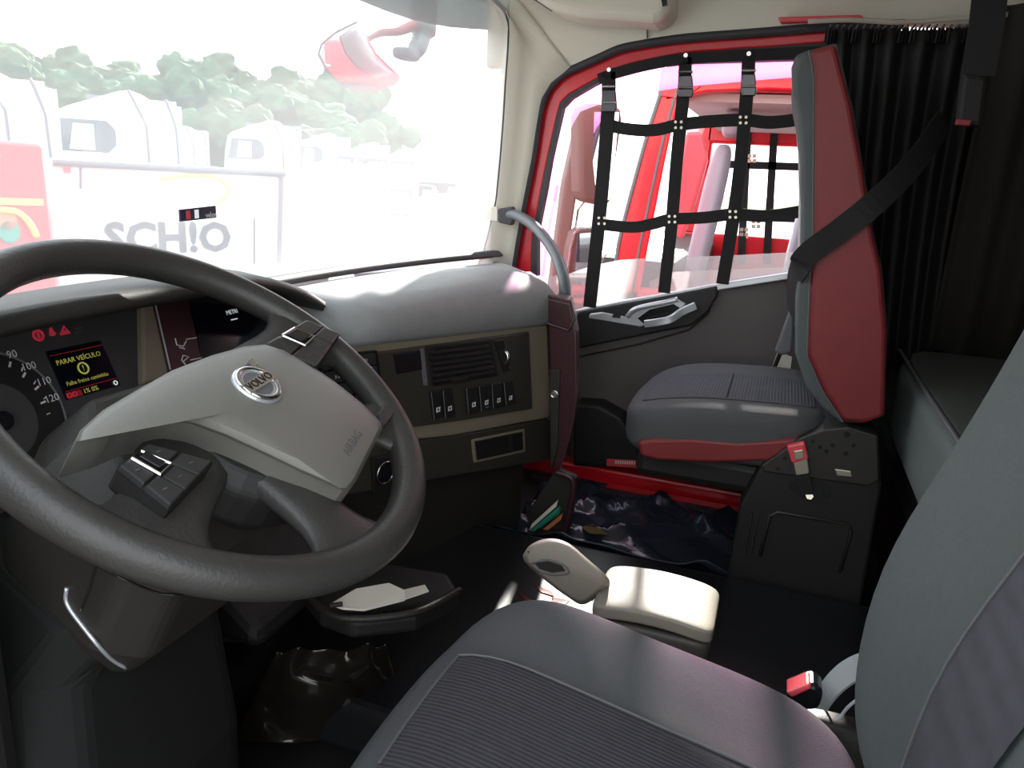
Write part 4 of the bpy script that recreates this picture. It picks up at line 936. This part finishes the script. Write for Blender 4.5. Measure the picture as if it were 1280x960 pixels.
# distant white trucks, all facing the same way as ours
def white_truck():
    t = empty('white_truck', (0, 0, -1.45), 'x', 'truck', 'white trucks parked in a row in front')
    # local: x right, y forward, origin at the ground below the cab's left side rear
    z = lambda v: v-1.45
    prof_ = [(0, .9), (2.30, .9), (2.36, 1.7), (2.30, 2.5), (2.14, 3.20), (1.85, 3.36), (.60, 3.82), (.38, 3.86), (0, 3.75)]
    mesh('cab_body', prism([V((0, y, z(h))) for y, h in prof_], (2.45, 0, 0)), 'white', t, bevel=.12, seg=3)
    sd = mesh('side_window', prism([V((-.012, y, z(h))) for y, h in ((2.18, 2.25), (2.02, 3.06), (.95, 3.06), (.75, 2.85), (.75, 2.45), (.95, 2.25))], (.03, 0, 0)), 'glassd', t)
    mesh('window_view', prism([V((-.02, y, z(h))) for y, h in ((1.85, 2.3), (1.72, 2.95), (1.25, 2.95), (1.25, 2.3))], (.01, 0, 0)), mat('pale_view', (.35, .5, .5), .3), sd)
    mesh('windscreen', prism([V((.15, 2.30, z(2.45))), V((2.3, 2.30, z(2.45))), V((2.3, 2.15, z(3.15))), V((.15, 2.15, z(3.15)))], (0, .02, .006)), 'glassd', t)
    mesh('side_fairing', box((0, -.75, z(1.2)), (.06, -.04, z(3.65))), 'white', t, bevel=.02)
    mesh('side_fairing', box((2.39, -.75, z(1.2)), (2.45, -.04, z(3.65))), 'white', t, bevel=.02)
    mesh('fairing_gasket', tube([V((-.02, -.02, z(1.3))), V((-.02, -.0, z(3.0))), V((-.02, .38, z(3.86)))], .035, 6), 'line', t)
    mesh('fairing_gasket', tube([V((-.02, -.76, z(1.3))), V((-.02, -.72, z(3.0))), V((-.02, -.5, z(3.7)))], .035, 6), 'line', t)
    mesh('roof_strut', tube([V((.1, -.1, z(3.05))), V((.1, -.62, z(3.02)))], .03, 6), 'line', t)
    mesh('roof_hatch', box((.8, 1.0, z(3.60)), (1.6, 1.5, z(3.72))), 'line', t)
    mesh('chassis', box((.4, -4.0, z(.6)), (2.05, 2.0, z(.95))), 'black', t)
    for yy in (1.2, -2.8):
        for xx in (.02, 2.13): mesh('wheel', loft([[V((xx+dx, yy+.5*math.cos(a)*k, z(.5)+.5*math.sin(a)*k)) for a in [i*math.pi/10 for i in range(20)]] for dx, k in ((0, .85), (.03, 1), (.27, 1), (.3, .85))]), 'tyre', t)
    return t
wt = white_truck()
spots = [((14, 200, 20.0), 'white truck cab at the far left above the red trailer'), ((186, 200, 23.5), 'largest complete white truck cab seen above the white trailer'), ((243, 205, 52.0), 'small white truck cab between the two bigger white cabs'), ((354, 205, 35.0), 'second white truck cab, dark side window, right of the largest cab'), ((421, 207, 46.0), 'third white truck cab, behind the framed trailer corner'), ((474, 210, 60.0), 'fourth white truck cab fading into the haze'), ((517, 212, 74.0), 'most distant white truck cab in the hazy row')]
for i, (p, lab) in enumerate(spots):
    o = wt if i == 0 else copy_tree(wt)
    q = at(*p); o.location = (q.x, q.y, -1.45); o['label'] = lab; o.rotation_euler[2] = math.radians(44-.028*p[0])
# white trailer
def boxtrailer(name, a, b, za, zb, depth, m, label):
    t = empty(name, ((a.x+b.x)/2, (a.y+b.y)/2, -1.45), label, 'trailer')
    u_ = (b-a).normalized(); n_ = V((u_.y, -u_.x, 0)); n_ = n_ if n_.dot(CAM-a) > 0 else -n_
    mesh('body', prism([V((a.x, a.y, -1.0)), V((b.x, b.y, -1.0)), V((b.x, b.y, zb)), V((a.x, a.y, za))], -n_*depth), m, t, bevel=.03)
    for s_ in (.2, .8):
        c = a.lerp(b, s_)-n_*.4; mesh('wheel', loft([[V((c.x, c.y, -1.0))+u_*.45*math.cos(k)+UZ*.45*math.sin(k)-n_*dd for k in [i*math.pi/10 for i in range(20)]] for dd in (0, .3)]), 'tyre', t)
    return t, u_, n_
a, b = at(56, 202, 8.6), at(358, 217, 9.4)
wt_, tu_, tn = boxtrailer('white_trailer', V((a.x, a.y, 0)), V((b.x, b.y, 0)), a.z, b.z, 2.4, 'white', 'white box trailer with dark lettering in front of the windscreen')
TP = plane(V((a.x, a.y, 0)), tn)
text('lettering', 'SCH!O', TP(214, 299, .02), tu_, UZ, .30, 'lett', wt_, bold=.035)
mesh('orange_arc', tube(smoothpath([TP(*p, .01) for p in [(200, 224), (245, 219), (275, 225), (286, 238), (280, 248), (270, 254)]], 6), .02, 6), 'posty', wt_, smooth=True)
mesh('top_rail', tube([TP(66, 203, .02), TP(356, 218, .02)], .035, 6), 'line', wt_)
mesh('corner_post', tube([TP(352, 218, .02), TP(349, 330, .02)], .03, 6), 'line', wt_)
mesh('panel_seam', tube([TP(101, 208, .01), TP(101, 236, .01)], .012, 5), 'line', wt_)
mesh('panel_seam', tube([TP(318, 272, .01), TP(318, 330, .01)], .012, 5), 'line', wt_)
mesh('red_corner_mark', obox(TP(84, 212, .01), tu_, UZ, tn, .03, .03, .01), 'lens', wt_)
a, b = at(-40, 172, 7.6), at(54, 180, 8.0)
rt, ru, rn = boxtrailer('red_trailer', V((a.x, a.y, 0)), V((b.x, b.y, 0)), a.z, b.z, 2.0, 'postred', 'red drinks trailer with a yellow stripe at the left edge')
RP = plane(V((a.x, a.y, 0)), rn)
mesh('yellow_stripe', prism([RP(*p, .01) for p in [(-30, 246), (53, 249), (53, 257), (-30, 255)]], rn*.01), 'posty', rt)
mesh('yellow_arc', tube(smoothpath([RP(*p, .02) for p in [(0, 262), (20, 265), (35, 277), (46, 296)]], 6), .03, 6), 'posty', rt, smooth=True)
mesh('printed_fruit', loft([ring(RP(8, 274, .005), ru, UZ, .10, 20), ring(RP(8, 274, .02), ru, UZ, .09, 20)]), 'orange', rt)
mesh('printed_leaf', loft([ring(RP(12, 290, .005), ru, UZ, .10, 16), ring(RP(12, 290, .02), ru, UZ, .09, 16)]), 'green', rt)
a, b = at(362, 216, 13.5), at(524, 224, 15.0)
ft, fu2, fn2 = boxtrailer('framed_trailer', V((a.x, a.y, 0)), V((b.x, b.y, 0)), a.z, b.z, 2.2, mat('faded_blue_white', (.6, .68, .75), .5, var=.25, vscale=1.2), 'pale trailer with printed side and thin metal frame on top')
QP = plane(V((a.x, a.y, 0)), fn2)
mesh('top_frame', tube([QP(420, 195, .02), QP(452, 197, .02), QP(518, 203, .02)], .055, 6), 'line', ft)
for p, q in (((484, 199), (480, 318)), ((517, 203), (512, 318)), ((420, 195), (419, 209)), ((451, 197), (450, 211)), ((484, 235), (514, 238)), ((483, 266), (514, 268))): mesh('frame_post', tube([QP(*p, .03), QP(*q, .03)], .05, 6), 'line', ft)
# hillside and trees
rows = []
for i in range(41):
    t = i/40; px = -260+1500*t; r_ = []
    for j in range(9):
        s_ = j/8; D = 70+90*s_; p = at(px, 200, D); r_.append(V((p.x, p.y, -1.45+(9.0*s_**1.2+1.5*math.sin(px*.02+3*s_)*s_)*max(0, min(1, (600-px)/200)))))
    rows.append(r_)
struct(mesh('hills', sheet(rows), 'hill', smooth=True), 'hazy wooded slope beyond the yard')
def tree_mesh():
    t = empty('tree', (0, 0, 0), 'x', 'tree', 'trees on the far slope')
    parts = []
    for k in range(16):
        c = V((random.gauss(0, 1.5), random.gauss(0, 1.5), 4.2+random.uniform(-1.6, 2.2))); r = random.uniform(1.1, 2.0)
        parts.append(superpad(4, 2, lambda a, b, c_: c+V((a, b, c_))*r*random.uniform(.82, 1.15)))
    mesh('crown', join(*parts), 'leaf', t)
    mesh('trunk', tube([V((0, 0, -.5)), V((.1, 0, 2)), V((0, .1, 4))], [.3, .22, .12], 8), 'bark', t)
    return t
tr0 = tree_mesh()
i = 0
for r_, (D, n_) in enumerate(((84, 13), (112, 11), (142, 10))):
    for c_ in range(n_):
        o = tr0 if i == 0 else copy_tree(tr0)
        i += 1
        px = -120+590*(c_+.5*(r_ % 2)+random.uniform(.2, .6))/n_; s_ = (D-70)/90; p = at(px, 200, D)
        o.location = (p.x, p.y, -1.45+9.0*s_**1.2+1.5*math.sin(px*.02+3*s_)*s_-.6); k = D/100*random.uniform(.85, 1.15); o.scale = (k, k, k*random.uniform(.8, 1.1)); o.rotation_euler[2] = random.uniform(0, 6.28)
        o['label'] = 'green leafy tree on the hazy wooded slope beyond the trucks'
